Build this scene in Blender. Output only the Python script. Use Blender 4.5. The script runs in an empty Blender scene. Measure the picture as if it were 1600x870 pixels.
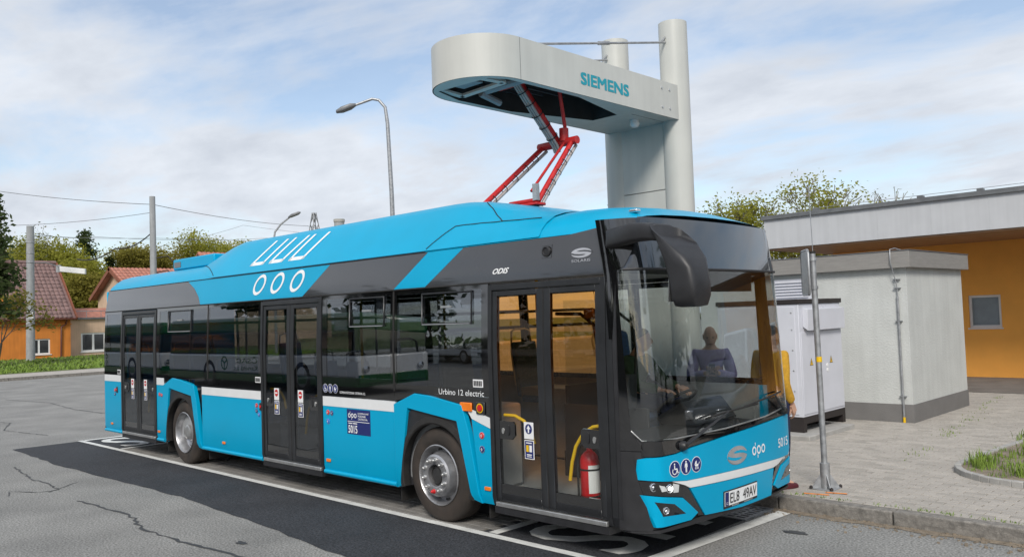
import bpy, bmesh, math, random
from mathutils import Vector, Matrix
R = math.radians
rnd = random.Random(7)
scene = bpy.context.scene
COL = scene.collection
# ---------------------------------------------------------------- camera
CAM = Vector((15.843, -5.455, 2.057)); YAW, PITCH, ROLL = R(-44.545), R(2.556), R(-2.047); FPX = 1300.7
_f = Vector((math.sin(YAW)*math.cos(PITCH), math.cos(YAW)*math.cos(PITCH), math.sin(PITCH)))
_r0 = Vector((math.cos(YAW), -math.sin(YAW), 0)); _u0 = _r0.cross(_f)
_r = _r0*math.cos(ROLL) + _u0*math.sin(ROLL); _u = _u0*math.cos(ROLL) - _r0*math.sin(ROLL)
cd = bpy.data.cameras.new('camera'); cam = bpy.data.objects.new('camera', cd); COL.objects.link(cam)
cd.sensor_width = 36.0; cd.lens = FPX/1600*36.0; cd.clip_end = 3000; cd.clip_start = .05
m3 = Matrix((( _r.x, _u.x, -_f.x), (_r.y, _u.y, -_f.y), (_r.z, _u.z, -_f.z))).to_4x4(); m3.translation = CAM
cam.matrix_world = m3
scene.camera = cam
# ---------------------------------------------------------------- sky, sun, exposure
SUN_AZ, SUN_EL = R(142), R(38)
W = bpy.data.worlds.new('World'); scene.world = W; W.use_nodes = True
nt = W.node_tree; nt.nodes.clear(); N = nt.nodes.new; LK = nt.links.new
out = N('ShaderNodeOutputWorld'); bg = N('ShaderNodeBackground'); bg.inputs['Strength'].default_value = .115
sky = N('ShaderNodeTexSky'); sky.sky_type = 'NISHITA'; sky.sun_disc = False
sky.sun_elevation = SUN_EL; sky.sun_rotation = SUN_AZ; sky.air_density = 1.0; sky.dust_density = 1.0; sky.ozone_density = .7
tc = N('ShaderNodeTexCoord'); sep = N('ShaderNodeSeparateXYZ'); LK(tc.outputs['Generated'], sep.inputs[0])
def wm(op, a, b):
    n = N('ShaderNodeMath'); n.operation = op
    for i, s in enumerate((a, b)):
        if isinstance(s, (int, float)): n.inputs[i].default_value = s
        else: LK(s, n.inputs[i])
    return n.outputs[0]
zc = wm('ADD', wm('MAXIMUM', sep.outputs['Z'], 0.0), .16)
cmb = N('ShaderNodeCombineXYZ'); LK(wm('DIVIDE', sep.outputs['X'], zc), cmb.inputs[0]); LK(wm('DIVIDE', sep.outputs['Y'], zc), cmb.inputs[1])
mp = N('ShaderNodeMapping'); mp.inputs['Rotation'].default_value = (0, 0, R(48)); mp.inputs['Scale'].default_value = (.6, .95, 1); mp.inputs['Location'].default_value = (5.3, 2.2, 0)
LK(cmb.outputs[0], mp.inputs[0])
n1 = N('ShaderNodeTexNoise'); n1.inputs['Scale'].default_value = 1.1; n1.inputs['Detail'].default_value = 9; n1.inputs['Roughness'].default_value = .55; n1.inputs['Distortion'].default_value = .6
n2 = N('ShaderNodeTexNoise'); n2.inputs['Scale'].default_value = 3.4; n2.inputs['Detail'].default_value = 7; n2.inputs['Roughness'].default_value = .6
LK(mp.outputs[0], n1.inputs['Vector']); LK(mp.outputs[0], n2.inputs['Vector'])
r1 = N('ShaderNodeValToRGB'); r1.color_ramp.elements[0].position = .39; r1.color_ramp.elements[1].position = .53
dens = wm('ADD', wm('MULTIPLY', n1.outputs[0], .66), wm('MULTIPLY', n2.outputs[0], .34)); LK(dens, r1.inputs[0])
cov = wm('ADD', wm('MULTIPLY', r1.outputs[0], .78), .20)
r2 = N('ShaderNodeValToRGB'); r2.color_ramp.elements[0].position = .3; r2.color_ramp.elements[1].position = .72
r2.color_ramp.elements[0].color = (5.6, 5.9, 6.35, 1); r2.color_ramp.elements[1].color = (4.1, 4.4, 4.9, 1)
LK(n2.outputs[0], r2.inputs[0])
mx = N('ShaderNodeMix'); mx.data_type = 'RGBA'
LK(cov, mx.inputs[0]); LK(sky.outputs[0], mx.inputs[6]); LK(r2.outputs[0], mx.inputs[7])
LK(mx.outputs[2], bg.inputs['Color']); LK(bg.outputs[0], out.inputs['Surface'])
sd = bpy.data.lights.new('sun', 'SUN'); sd.energy = 2.1; sd.angle = R(16); sd.color = (1, .95, .88)
so = bpy.data.objects.new('sun', sd); COL.objects.link(so)
sv = Vector((math.sin(SUN_AZ)*math.cos(SUN_EL), math.cos(SUN_AZ)*math.cos(SUN_EL), math.sin(SUN_EL)))
so.rotation_euler = sv.to_track_quat('Z', 'Y').to_euler(); so.location = (0, -20, 30)
scene.view_settings.view_transform = 'Standard'; scene.view_settings.look = 'None'
scene.view_settings.exposure = 0.44; scene.view_settings.gamma = 1; scene.view_settings.use_curve_mapping = False
scene.render.engine = 'CYCLES'
scene.cycles.max_bounces = 8; scene.cycles.transparent_max_bounces = 16
# ---------------------------------------------------------------- materials
MATS = {}
def lin(c): return tuple((x/12.92 if x <= .04045 else ((x+.055)/1.055)**2.4) for x in c)
def mat(name, col, rough=.5, metal=0., var=.12, scale=6., bump=0., bscale=60., coat=0., spec=.5, emit=None, vscale=None, col2=None, fine=0., streak=0., fscale=170):
    m = bpy.data.materials.new(name); m.use_nodes = True; t = m.node_tree; b = t.nodes['Principled BSDF']
    b.inputs['Roughness'].default_value = rough; b.inputs['Metallic'].default_value = metal
    b.inputs['Coat Weight'].default_value = coat; b.inputs['Coat Roughness'].default_value = .04
    b.inputs['Specular IOR Level'].default_value = spec
    g = t.nodes.new('ShaderNodeNewGeometry'); n = t.nodes.new('ShaderNodeTexNoise'); n.inputs['Scale'].default_value = scale; n.inputs['Detail'].default_value = 6
    vec = g.outputs['Position']
    if vscale:
        mpn = t.nodes.new('ShaderNodeMapping'); mpn.inputs['Scale'].default_value = vscale; t.links.new(vec, mpn.inputs[0]); vec = mpn.outputs[0]
    t.links.new(vec, n.inputs['Vector'])
    rp = t.nodes.new('ShaderNodeValToRGB'); rp.color_ramp.elements[0].position = .3; rp.color_ramp.elements[1].position = .7
    c2 = col2 or tuple(min(1, c*(1+var)) for c in col); c1 = col if col2 else tuple(c*(1-var) for c in col)
    rp.color_ramp.elements[0].color = (*c1, 1); rp.color_ramp.elements[1].color = (*c2, 1)
    t.links.new(n.outputs[0], rp.inputs[0]); colout = rp.outputs[0]
    if fine:
        nf = t.nodes.new('ShaderNodeTexNoise'); nf.inputs['Scale'].default_value = fscale; nf.inputs['Detail'].default_value = 3; t.links.new(g.outputs['Position'], nf.inputs['Vector'])
        rf = t.nodes.new('ShaderNodeValToRGB'); rf.color_ramp.elements[0].position = .33; rf.color_ramp.elements[1].position = .68
        rf.color_ramp.elements[0].color = (1-fine,)*3+(1,); rf.color_ramp.elements[1].color = (1+fine,)*3+(1,); t.links.new(nf.outputs[0], rf.inputs[0])
        mm = t.nodes.new('ShaderNodeMix'); mm.data_type = 'RGBA'; mm.blend_type = 'MULTIPLY'; mm.inputs[0].default_value = 1
        t.links.new(colout, mm.inputs[6]); t.links.new(rf.outputs[0], mm.inputs[7]); colout = mm.outputs[2]
    if streak:
        ms = t.nodes.new('ShaderNodeMapping'); ms.inputs['Scale'].default_value = (9, 9, .5); t.links.new(g.outputs['Position'], ms.inputs[0])
        ns = t.nodes.new('ShaderNodeTexNoise'); ns.inputs['Scale'].default_value = 1; ns.inputs['Detail'].default_value = 5; t.links.new(ms.outputs[0], ns.inputs['Vector'])
        rs = t.nodes.new('ShaderNodeValToRGB'); rs.color_ramp.elements[0].position = .35; rs.color_ramp.elements[1].position = .6
        rs.color_ramp.elements[0].color = (1-streak,)*3+(1,); rs.color_ramp.elements[1].color = (1, 1, 1, 1); t.links.new(ns.outputs[0], rs.inputs[0])
        mm = t.nodes.new('ShaderNodeMix'); mm.data_type = 'RGBA'; mm.blend_type = 'MULTIPLY'; mm.inputs[0].default_value = 1
        t.links.new(colout, mm.inputs[6]); t.links.new(rs.outputs[0], mm.inputs[7]); colout = mm.outputs[2]
    t.links.new(colout, b.inputs['Base Color'])
    rr = t.nodes.new('ShaderNodeMapRange'); rr.inputs[3].default_value = max(0, rough*.85); rr.inputs[4].default_value = min(1, rough*1.15+.01)
    t.links.new(n.outputs[0], rr.inputs[0]); t.links.new(rr.outputs[0], b.inputs['Roughness'])
    if bump:
        nb = t.nodes.new('ShaderNodeTexNoise'); nb.inputs['Scale'].default_value = bscale; nb.inputs['Detail'].default_value = 4; t.links.new(g.outputs['Position'], nb.inputs['Vector'])
        bp = t.nodes.new('ShaderNodeBump'); bp.inputs['Strength'].default_value = bump; bp.inputs['Distance'].default_value = .01; t.links.new(nb.outputs[0], bp.inputs['Height']); t.links.new(bp.outputs[0], b.inputs['Normal'])
    if emit:
        b.inputs['Emission Color'].default_value = (*emit[0], 1); b.inputs['Emission Strength'].default_value = emit[1]
    MATS[name] = m
    return m
def glass(name, tint, f0=.045, tint2=None, zsplit=None, rough=0.0):
    m = bpy.data.materials.new(name); m.use_nodes = True; t = m.node_tree; t.nodes.clear()
    o = t.nodes.new('ShaderNodeOutputMaterial'); mxs = t.nodes.new('ShaderNodeMixShader'); tr = t.nodes.new('ShaderNodeBsdfTransparent'); gl = t.nodes.new('ShaderNodeBsdfGlossy')
    gl.inputs['Roughness'].default_value = rough; gl.inputs['Color'].default_value = (.95, .97, 1, 1)
    tr.inputs['Color'].default_value = (*tint, 1)
    if tint2:
        g = t.nodes.new('ShaderNodeNewGeometry'); s = t.nodes.new('ShaderNodeSeparateXYZ'); t.links.new(g.outputs['Position'], s.inputs[0])
        mr = t.nodes.new('ShaderNodeMapRange'); mr.inputs[1].default_value = zsplit[0]; mr.inputs[2].default_value = zsplit[1]; t.links.new(s.outputs[2], mr.inputs[0])
        mc = t.nodes.new('ShaderNodeMix'); mc.data_type = 'RGBA'; mc.inputs[6].default_value = (*tint, 1); mc.inputs[7].default_value = (*tint2, 1)
        t.links.new(mr.outputs[0], mc.inputs[0]); t.links.new(mc.outputs[2], tr.inputs['Color'])
    lw = t.nodes.new('ShaderNodeLayerWeight'); lw.inputs[0].default_value = .5
    pw = t.nodes.new('ShaderNodeMath'); pw.operation = 'POWER'; pw.inputs[1].default_value = 4.5; t.links.new(lw.outputs['Facing'], pw.inputs[0])
    mr2 = t.nodes.new('ShaderNodeMapRange'); mr2.inputs[3].default_value = f0; mr2.inputs[4].default_value = 1; t.links.new(pw.outputs[0], mr2.inputs[0])
    t.links.new(mr2.outputs[0], mxs.inputs[0]); t.links.new(tr.outputs[0], mxs.inputs[1]); t.links.new(gl.outputs[0], mxs.inputs[2]); t.links.new(mxs.outputs[0], o.inputs[0])
    MATS[name] = m
    return m
M = MATS
mat('bus_blue', (.0, .345, .575), .3, var=.03, scale=2, coat=.06, spec=.18)
mat('bus_blue_mat', (.0, .345, .57), .36, var=.05, scale=2, coat=.04, spec=.2)
mat('charcoal', (.036, .037, .041), .16, var=.15, scale=1.2, coat=.9)
mat('gloss_black', (.006, .006, .007), .03, var=.2, scale=2, coat=1.0, spec=.8)
mat('black_plastic', (.022, .022, .024), .45, var=.2, scale=8, bump=.1, bscale=300)
mat('black_alu', (.02, .021, .023), .32, var=.2, scale=5)
mat('rubber', (.016, .015, .014), .75, var=.35, scale=9, bump=.2, bscale=90)
mat('tyre', (.024, .02, .017), .8, var=.4, scale=7, bump=.3, bscale=70, col2=(.05, .038, .03))
mat('rim', (.42, .42, .43), .34, metal=.75, var=.2, scale=14, streak=.15)
mat('steel', (.55, .55, .54), .35, metal=.8, var=.15, scale=12)
mat('galv', (.36, .37, .38), .45, metal=.55, var=.22, scale=14)
mat('white_film', (.74, .75, .75), .3, var=.04, scale=4, coat=.3)
mat('letter_white', (.82, .83, .83), .4, var=.02)
mat('navy', (.012, .022, .14), .35, var=.05)
mat('red', (.55, .012, .015), .3, var=.08, coat=.3)
mat('panto_red', (.50, .018, .018), .4, var=.2, scale=12)
mat('blue_dot', (.01, .13, .5), .35, var=.05)
mat('orange_lens', (.85, .20, .005), .25, var=.1, coat=.4)
mat('yellow', (.78, .48, .005), .35, var=.05)
mat('silver_logo', (.5, .5, .52), .3, metal=.5, var=.1)
mat('lamp_chrome', (.75, .76, .78), .12, metal=.9, var=.05)
mat('lamp_lit', (.9, .9, .9), .3, emit=((1, .98, .9), 2.0))
mat('interior_grey', (.30, .31, .32), .6, var=.1)
mat('interior_light', (.58, .59, .58), .6, var=.06)
mat('interior_dark', (.035, .036, .04), .6, var=.15)
mat('seat_blue', (.05, .12, .26), .85, var=.35, scale=40)
mat('seat_tan', (.30, .25, .19), .7, var=.1)
mat('mast', (.53, .535, .50), .42, var=.05, scale=2.0, streak=.06)
mat('teal', (.004, .30, .38), .4, var=.03)
mat('dark_cavity', (.03, .03, .03), .6, var=.3)
mat('cable', (.42, .38, .36), .6, var=.2)
mat('asphalt', (.235, .231, .218), .9, var=.19, scale=.9, bump=.5, bscale=90, fine=.5, fscale=52)
mat('asphalt_dark', (.030, .032, .037), .85, var=.22, scale=1.6, bump=.6, bscale=90, fine=.75, fscale=52)
mat('sealant', (.05, .05, .05), .6, var=.2)
mat('road_paint', (.66, .66, .63), .7, var=.14, scale=6, bump=.25, bscale=120, fine=.14)
mat('paver', (.37, .342, .305), .9, var=.1, scale=3.1, bump=.35, bscale=120, fine=.18)
mat('paver_b', (.395, .365, .325), .9, var=.1, scale=2.7, bump=.35, bscale=120, fine=.18)
mat('paver_c', (.335, .31, .275), .9, var=.12, scale=3.6, bump=.35, bscale=120, fine=.18)
mat('joint', (.15, .14, .12), .95, var=.3, scale=20)
mat('bay_paver', (.21, .20, .185), .9, var=.2, scale=3, bump=.3, bscale=120, fine=.15)
mat('granite', (.20, .185, .165), .85, var=.35, scale=16, bump=.6, bscale=60, fine=.3)
mat('old_paving', (.17, .155, .14), .9, var=.2, scale=2.5, bump=.4, bscale=60, fine=.2)
mat('concrete', (.36, .35, .33), .9, var=.15, scale=5, bump=.3, fine=.1)
mat('concrete_pole', (.33, .34, .35), .85, var=.1, scale=4, streak=.15)
mat('dirt', (.22, .18, .135), .95, var=.3, scale=14, bump=.8, bscale=40)
mat('stucco', (.54, .555, .535), .95, var=.06, scale=2, bump=.7, bscale=38, streak=.06)
mat('grey_plinth', (.17, .165, .16), .85, var=.08, scale=4, bump=.4, bscale=60)
mat('grey_slab', (.25, .24, .225), .8, var=.08, scale=5, bump=.3, bscale=50, vscale=(1, 1, 8))
mat('cabinet', (.60, .61, .66), .45, var=.04, scale=3)
mat('dark_brown', (.022, .017, .016), .6, var=.15)
mat('orange_wall', (.90, .41, .08), .9, var=.05, scale=2, bump=.5, bscale=45)
mat('fascia', (.50, .51, .525), .5, var=.04, scale=2, streak=.06)
mat('soffit', (.36, .21, .12), .5, var=.2, scale=3, vscale=(1, 12, 1))
mat('flashing', (.17, .175, .18), .5, metal=.4, var=.15, scale=5)
mat('window_frame', (.72, .72, .71), .4, var=.03)
mat('blind', (.40, .43, .47), .6, var=.08)
mat('dark_glass', (.02, .024, .028), .04, var=.3, scale=1.5, coat=1.0, spec=.8)
mat('house_orange', (.62, .21, .035), .9, var=.12, scale=1.2, bump=.4, bscale=20, streak=.12)
mat('house_beige', (.62, .44, .31), .9, var=.1, scale=1.2, bump=.3, bscale=20, streak=.1)
mat('roof_brown', (.20, .125, .115), .75, var=.3, scale=2.5)
mat('roof_red', (.40, .17, .12), .75, var=.25, scale=2.5)
mat('wood_trim', (.22, .07, .035), .6, var=.2)
mat('gutter', (.12, .035, .02), .5, var=.2)
mat('grass', (.11, .19, .025), .9, var=.4, scale=2.0, col2=(.20, .28, .045))
mat('grass_base', (.10, .13, .03), .95, var=.4, scale=3, bump=.6, bscale=20)
mat('bark', (.09, .075, .06), .9, var=.3, scale=6, bump=.5, bscale=30)
mat('bark_light', (.17, .155, .12), .9, var=.3, scale=6)
for nme, c, c2 in (('leaf_spring', (.23, .25, .035), (.42, .40, .07)), ('leaf_green', (.05, .085, .03), (.11, .14, .05)), ('leaf_dark', (.022, .042, .018), (.055, .08, .03)), ('leaf_pale', (.16, .17, .09), (.30, .31, .2)), ('leaf_olive', (.21, .19, .035), (.36, .32, .07))):
    mm_ = mat(nme, c, .7, scale=.9, col2=c2, spec=.2)
    t_ = mm_.node_tree; pb = t_.nodes['Principled BSDF']; om = t_.nodes['Material Output']; tl = t_.nodes.new('ShaderNodeBsdfTranslucent'); ms_ = t_.nodes.new('ShaderNodeMixShader'); ms_.inputs[0].default_value = .6
    t_.links.new(pb.inputs['Base Color'].links[0].from_socket, tl.inputs['Color']); t_.links.new(pb.outputs[0], ms_.inputs[1]); t_.links.new(tl.outputs[0], ms_.inputs[2]); t_.links.new(ms_.outputs[0], om.inputs['Surface'])
mat('skin', (.56, .33, .23), .55, var=.08, scale=20)
mat('hair', (.02, .014, .01), .7, var=.3, scale=60)
mat('cloth_green', (.05, .09, .045), .9, var=.2, scale=30)
mat('cloth_purple', (.32, .27, .46), .9, var=.2, scale=30)
mat('cloth_yellow', (.55, .30, .025), .9, var=.15, scale=30, bump=.5, bscale=200)
mat('cloth_navy', (.012, .018, .055), .9, var=.2, scale=30)
mat('cloth_light', (.5, .52, .55), .9, var=.1, scale=30)
mat('shoe', (.09, .012, .018), .6, var=.2)
mat('bus_green', (.012, .10, .025), .3, var=.06, coat=.5)
mat('bus_white', (.72, .73, .74), .3, var=.04, coat=.5)
mat('car_dark', (.012, .017, .022), .2, var=.05, coat=.8)
mat('car_silver', (.38, .40, .42), .25, metal=.5, var=.05, coat=.6)
mat('cream', (.66, .68, .60), .6, var=.04)
mat('spray_orange', (.75, .25, .05), .8, var=.3, scale=20)
mat('sticker', (.78, .78, .78), .4, var=.03)
mat('eye', (.03, .02, .015), .2)
glass('g_side', (.41, .43, .45), f0=.13)
glass('g_door', (.52, .53, .54), f0=.09)
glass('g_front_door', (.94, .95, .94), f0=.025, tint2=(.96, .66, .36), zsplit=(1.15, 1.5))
glass('g_wind', (.84, .86, .85), f0=.085)
glass('g_clear', (.9, .92, .92), f0=.05)
# ---------------------------------------------------------------- mesh helpers
class MB:
    def __init__(s): s.v = []; s.f = []
    def add(s, vs, fs):
        o = len(s.v); s.v += [tuple(p) for p in vs]; s.f += [tuple(i+o for i in f) for f in fs]; return s
    def box(s, x0, x1, y0, y1, z0, z1):
        return s.add([(x0,y0,z0),(x1,y0,z0),(x1,y1,z0),(x0,y1,z0),(x0,y0,z1),(x1,y0,z1),(x1,y1,z1),(x0,y1,z1)], [(3,2,1,0),(4,5,6,7),(0,1,5,4),(1,2,6,5),(2,3,7,6),(3,0,4,7)])
    def obox(s, c, ax, ay, az):
        c, ax, ay, az = map(Vector, (c, ax, ay, az))
        P = [c+i*ax+j*ay+k*az for k in (-1,1) for j in (-1,1) for i in (-1,1)]
        return s.add(P, [(0,2,3,1),(4,5,7,6),(0,1,5,4),(1,3,7,5),(3,2,6,7),(2,0,4,6)])
    def tube(s, pts, rad, n=8, caps=True):
        pts = [Vector(p) for p in pts]; k = len(pts)
        rad = rad if isinstance(rad, (list, tuple)) else [rad]*k
        vs = []; prev = None
        for i, p in enumerate(pts):
            d = (pts[min(i+1, k-1)]-pts[max(i-1, 0)]).normalized()
            if prev is None:
                a = Vector((0, 0, 1)) if abs(d.z) < .9 else Vector((1, 0, 0)); x = d.cross(a).normalized()
            else: x = (prev - d*prev.dot(d)).normalized()
            prev = x; y = d.cross(x)
            vs += [p + (x*math.cos(2*math.pi*j/n)+y*math.sin(2*math.pi*j/n))*rad[i] for j in range(n)]
        fs = [(i*n+j, i*n+(j+1) % n, (i+1)*n+(j+1) % n, (i+1)*n+j) for i in range(k-1) for j in range(n)]
        if caps: fs += [tuple(range(n-1, -1, -1)), tuple((k-1)*n+j for j in range(n))]
        return s.add(vs, fs)
    def lathe(s, c, axis, prof, n=32):   # prof: (r, h) along axis
        c = Vector(c); ax = Vector(axis).normalized(); a = Vector((0, 0, 1)) if abs(ax.z) < .9 else Vector((1, 0, 0)); x = ax.cross(a).normalized(); y = ax.cross(x)
        vs = [c+ax*h+(x*math.cos(2*math.pi*j/n)+y*math.sin(2*math.pi*j/n))*r for r, h in prof for j in range(n)]
        k = len(prof)
        fs = [(i*n+j, i*n+(j+1) % n, (i+1)*n+(j+1) % n, (i+1)*n+j) for i in range(k-1) for j in range(n)]
        return s.add(vs, fs)
    def loft(s, secs, closed=False, caps=False):
        n = len(secs[0]); vs = [p for q in secs for p in q]
        fs = [(i*n+j, i*n+(j+1) % n, (i+1)*n+(j+1) % n, (i+1)*n+j) for i in range(len(secs)-1) for j in range(n if closed else n-1)]
        if caps: fs += [tuple(range(n-1, -1, -1)), tuple((len(secs)-1)*n+j for j in range(n))]
        return s.add(vs, fs)
    def prism(s, poly, d):      # poly: 3d points, d: extrusion vector
        d = Vector(d); n = len(poly); P = [Vector(p) for p in poly]
        return s.add(P+[p+d for p in P], [tuple(range(n-1, -1, -1)), tuple(range(n, 2*n))]+[(i, (i+1) % n, n+(i+1) % n, n+i) for i in range(n)])
def origin(p):
    o = Vector((0, 0, 0))
    while p is not None: o += p.location; p = p.parent
    return o
def mk(name, mb, m=None, parent=None, smooth=None, bevel=0, seg=2, local=False, recalc=True):
    me = bpy.data.meshes.new(name)
    if isinstance(mb, MB):
        o = Vector((0, 0, 0)) if local or parent is None else origin(parent)
        me.from_pydata([(p[0]-o.x, p[1]-o.y, p[2]-o.z) for p in mb.v], [], mb.f)
        if recalc:
            b = bmesh.new(); b.from_mesh(me); bmesh.ops.recalc_face_normals(b, faces=b.faces); b.to_mesh(me); b.free()
    else: me = mb
    ob = bpy.data.objects.new(name, me); COL.objects.link(ob)
    if m: me.materials.append(M[m] if isinstance(m, str) else m)
    if parent: ob.parent = parent
    if bevel:
        bv = ob.modifiers.new('bevel', 'BEVEL'); bv.width = bevel; bv.segments = seg; bv.limit_method = 'ANGLE'; bv.angle_limit = R(35); bv.harden_normals = False
        me.shade_smooth(); me.set_sharp_from_angle(angle=R(50))
    elif smooth:
        me.shade_smooth(); me.set_sharp_from_angle(angle=R(smooth))
    return ob
def tag(o, label=None, cat=None, group=None, kind=None):
    if label: o['label'] = label
    if cat: o['category'] = cat
    if group: o['group'] = group
    if kind: o['kind'] = kind
    return o
def thing(name, loc, label, cat, group=None):
    o = bpy.data.objects.new(name, None); COL.objects.link(o); o.location = loc; o.empty_display_size = .2
    return tag(o, label, cat, group)
def struct(name, mb, m, **k): return tag(mk(name, mb, m, **k), kind='structure')
def copy_tree(o, parent=None):
    c = o.copy(); COL.objects.link(c); c.parent = parent
    for ch in list(o.children): copy_tree(ch, c)
    return c
def panel2d(poly, us, vs, fo, fi, holes=()):
    """flat polygon in (u,v) cut along grid lines, mapped by fo (outside) and fi (inside) into a solid shell"""
    bm = bmesh.new(); bm.faces.new([bm.verts.new((p[0], p[1], 0)) for p in poly]); bm.normal_update()
    bmesh.ops.triangulate(bm, faces=bm.faces[:])
    for ax, vals in ((Vector((1, 0, 0)), us), (Vector((0, 1, 0)), vs)):
        for t in vals: bmesh.ops.bisect_plane(bm, geom=bm.verts[:]+bm.edges[:]+bm.faces[:], dist=1e-5, plane_co=ax*t, plane_no=ax)
    bm.verts.index_update(); mb = MB(); n = len(bm.verts)
    V = [v.co.copy() for v in bm.verts]
    F = [tuple(v.index for v in f.verts) for f in bm.faces]; E = [(l.vert.index, l.link_loop_next.vert.index) for e in bm.edges if len(e.link_faces) == 1 for l in e.link_loops[:1]]
    mb.add([fo(v.x, v.y) for v in V]+[fi(v.x, v.y) for v in V], F+[tuple(i+n for i in reversed(f)) for f in F]+[(b, a, a+n, b+n) for a, b in E])
    bm.free(); return mb
# ---- bus side and front surfaces
def lerp_tab(z, xs, ys_):
    if z <= xs[0]: return ys_[0]
    for i in range(1, len(xs)):
        if z <= xs[i]: return ys_[i-1]+(ys_[i]-ys_[i-1])*(z-xs[i-1])/(xs[i]-xs[i-1])
    return ys_[-1]
BW = 2.53
def ys(z): return lerp_tab(z, [.28, .38, 1.75, 2.38, 2.75, 2.9], [.025, 0, 0, .03, .085, .12])
ZL = [.33, .38, .8, 1.2, 1.75, 2.0, 2.38, 2.56, 2.75]
def side(poly, off=0., th=.03, far=False):
    if far: return panel2d(poly, [], ZL, lambda x, z: (x, BW-ys(z)+off, z), lambda x, z: (x, BW-ys(z)+off-th, z))
    return panel2d(poly, [], ZL, lambda x, z: (x, ys(z)-off, z), lambda x, z: (x, ys(z)-off+th, z))
def rect(x0, x1, z0, z1): return [(x0, z0), (x1, z0), (x1, z1), (x0, z1)]
def X0(z): return lerp_tab(z, [.28, .6, 1.0, 2.4, 2.85, 3.0], [11.985, 12.0, 12.0, 11.93, 11.86, 11.8])
HC = BW/2
def kk(y):
    t = min(1.0, abs(y-HC)/HC); return .11*t*t+.25*max(0, (t-.85)/.15)**2
YL = [.015, .03, .05, .075, .1, .13, .16, .2, .3, .45, .65, .85, 1.05, 1.265]; YL = YL+[BW-y for y in YL[:-1]]
ZF = [.4, .5, .6, .8, 1.0, 1.35, 1.7, 2.05, 2.4, 2.6, 2.85]
def front(poly, off=0., th=.02):
    return panel2d(poly, YL, ZF, lambda y, z: (X0(z)-kk(y)+off, y, z), lambda y, z: (X0(z)-kk(y)+off-th, y, z))
def mir(poly): return [(BW-y, z) for y, z in reversed(poly)]
# ---- lettering
_tc = {}
def text2d(s, bold=0.):
    key = (s, bold)
    if key not in _tc:
        cu = bpy.data.curves.new('lettering', 'FONT'); cu.body = s; cu.size = 1; cu.offset = bold; cu.resolution_u = 3
        o = bpy.data.objects.new('lettering', cu); COL.objects.link(o)
        dg = bpy.context.evaluated_depsgraph_get(); me = bpy.data.meshes.new_from_object(o.evaluated_get(dg))
        V = [v.co.copy() for v in me.vertices]; F = [tuple(p.vertices) for p in me.polygons]
        bpy.data.objects.remove(o); bpy.data.curves.remove(cu); bpy.data.meshes.remove(me)
        x0, x1 = min(v.x for v in V), max(v.x for v in V); y0, y1 = min(v.y for v in V), max(v.y for v in V)
        _tc[key] = ([((v.x-x0)/(x1-x0), (v.y-y0)/(y1-y0)) for v in V], F)
    return _tc[key]
def lettering(name, s, u0, u1, v0, v1, fo, m, parent, bold=0., shear=0.):
    V, F = text2d(s, 0.); mb = MB(); eu = (u1-u0)*bold*1.3/max(1, len(s)); ev = (v1-v0)*bold*.9
    # heavier weight: the outline repeated a hair apart, each copy 0.15 mm above the last
    for k, (du, dv) in enumerate(((0, 0),) if not bold else ((-1, -1), (1, -1), (1, 1), (-1, 1))):
        P = [Vector(fo(u0+(u1-u0)*(x+shear*y)+du*eu, v0+(v1-v0)*y+dv*ev)) for x, y in V]
        a, b_, c = Vector(fo(u0, v0)), Vector(fo(u0+(u1-u0)*.1, v0)), Vector(fo(u0, v0+(v1-v0)*.1)); nn = (b_-a).cross(c-a).normalized()*(.00015*k)
        if (u1 < u0): nn = Vector((0, 0, .0003*k)) if abs(nn.z) > abs(nn.x)+abs(nn.y) else nn
        mb.add([p+nn for p in P], F)
    return mk(name, mb, m, parent, recalc=False)
def on_side(off): return lambda x, z: (x, ys(z)-off, z)
def on_front(off): return lambda y, z: (X0(z)-kk(y)+off, y, z)
def disc2d(cu, cv, ru, rv, n=24): return [(cu+ru*math.cos(2*math.pi*i/n), cv+rv*math.sin(2*math.pi*i/n)) for i in range(n)]
def flat2d(polys, fo):
    mb = MB()
    for p in polys: mb.add([fo(*q) for q in p], [tuple(range(len(p)))])
    return mb
def ring2d(cu, cv, ro, ri, fo, n=28, mb=None, a0=0, a1=360, shear=0):
    mb = mb or MB(); P = []
    for i in range(n+1):
        a = R(a0+(a1-a0)*i/n); c, s_ = math.cos(a), math.sin(a)
        for r_ in (ro, ri):
            ru, rv = r_ if isinstance(r_, tuple) else (r_, r_)
            P.append(fo(cu+ru*c+shear*rv*s_, cv+rv*s_))
    return mb.add(P, [(2*i, 2*i+2, 2*i+3, 2*i+1) for i in range(n)])
# ================================================================ the setting
mb = MB(); mb.add([(-400,-400,0),(400,-400,0),(400,400,0),(-400,400,0)], [(0,1,2,3)]); ground = struct('road', mb, 'asphalt')
def ribbon(pts, w, z):
    mb = MB(); P = []
    for i, p in enumerate(pts):
        a = Vector(pts[max(0, i-1)]); b = Vector(pts[min(len(pts)-1, i+1)]); d = (b-a).normalized(); n = Vector((-d.y, d.x)); ww = w[i] if isinstance(w, list) else w
        P += [(p[0]+n.x*ww/2, p[1]+n.y*ww/2, z), (p[0]-n.x*ww/2, p[1]-n.y*ww/2, z)]
    return mb.add(P, [(2*i, 2*i+1, 2*i+3, 2*i+2) for i in range(len(pts)-1)])
def wiggle(pts, amp, step=.12):
    o = []
    for a, b in zip(pts[:-1], pts[1:]):
        n = max(1, int(math.dist(a, b)/step))
        o += [(a[0]+(b[0]-a[0])*i/n+rnd.uniform(-amp, amp), a[1]+(b[1]-a[1])*i/n+rnd.uniform(-amp, amp)) for i in range(n)]
    return o+[pts[-1]]
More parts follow.
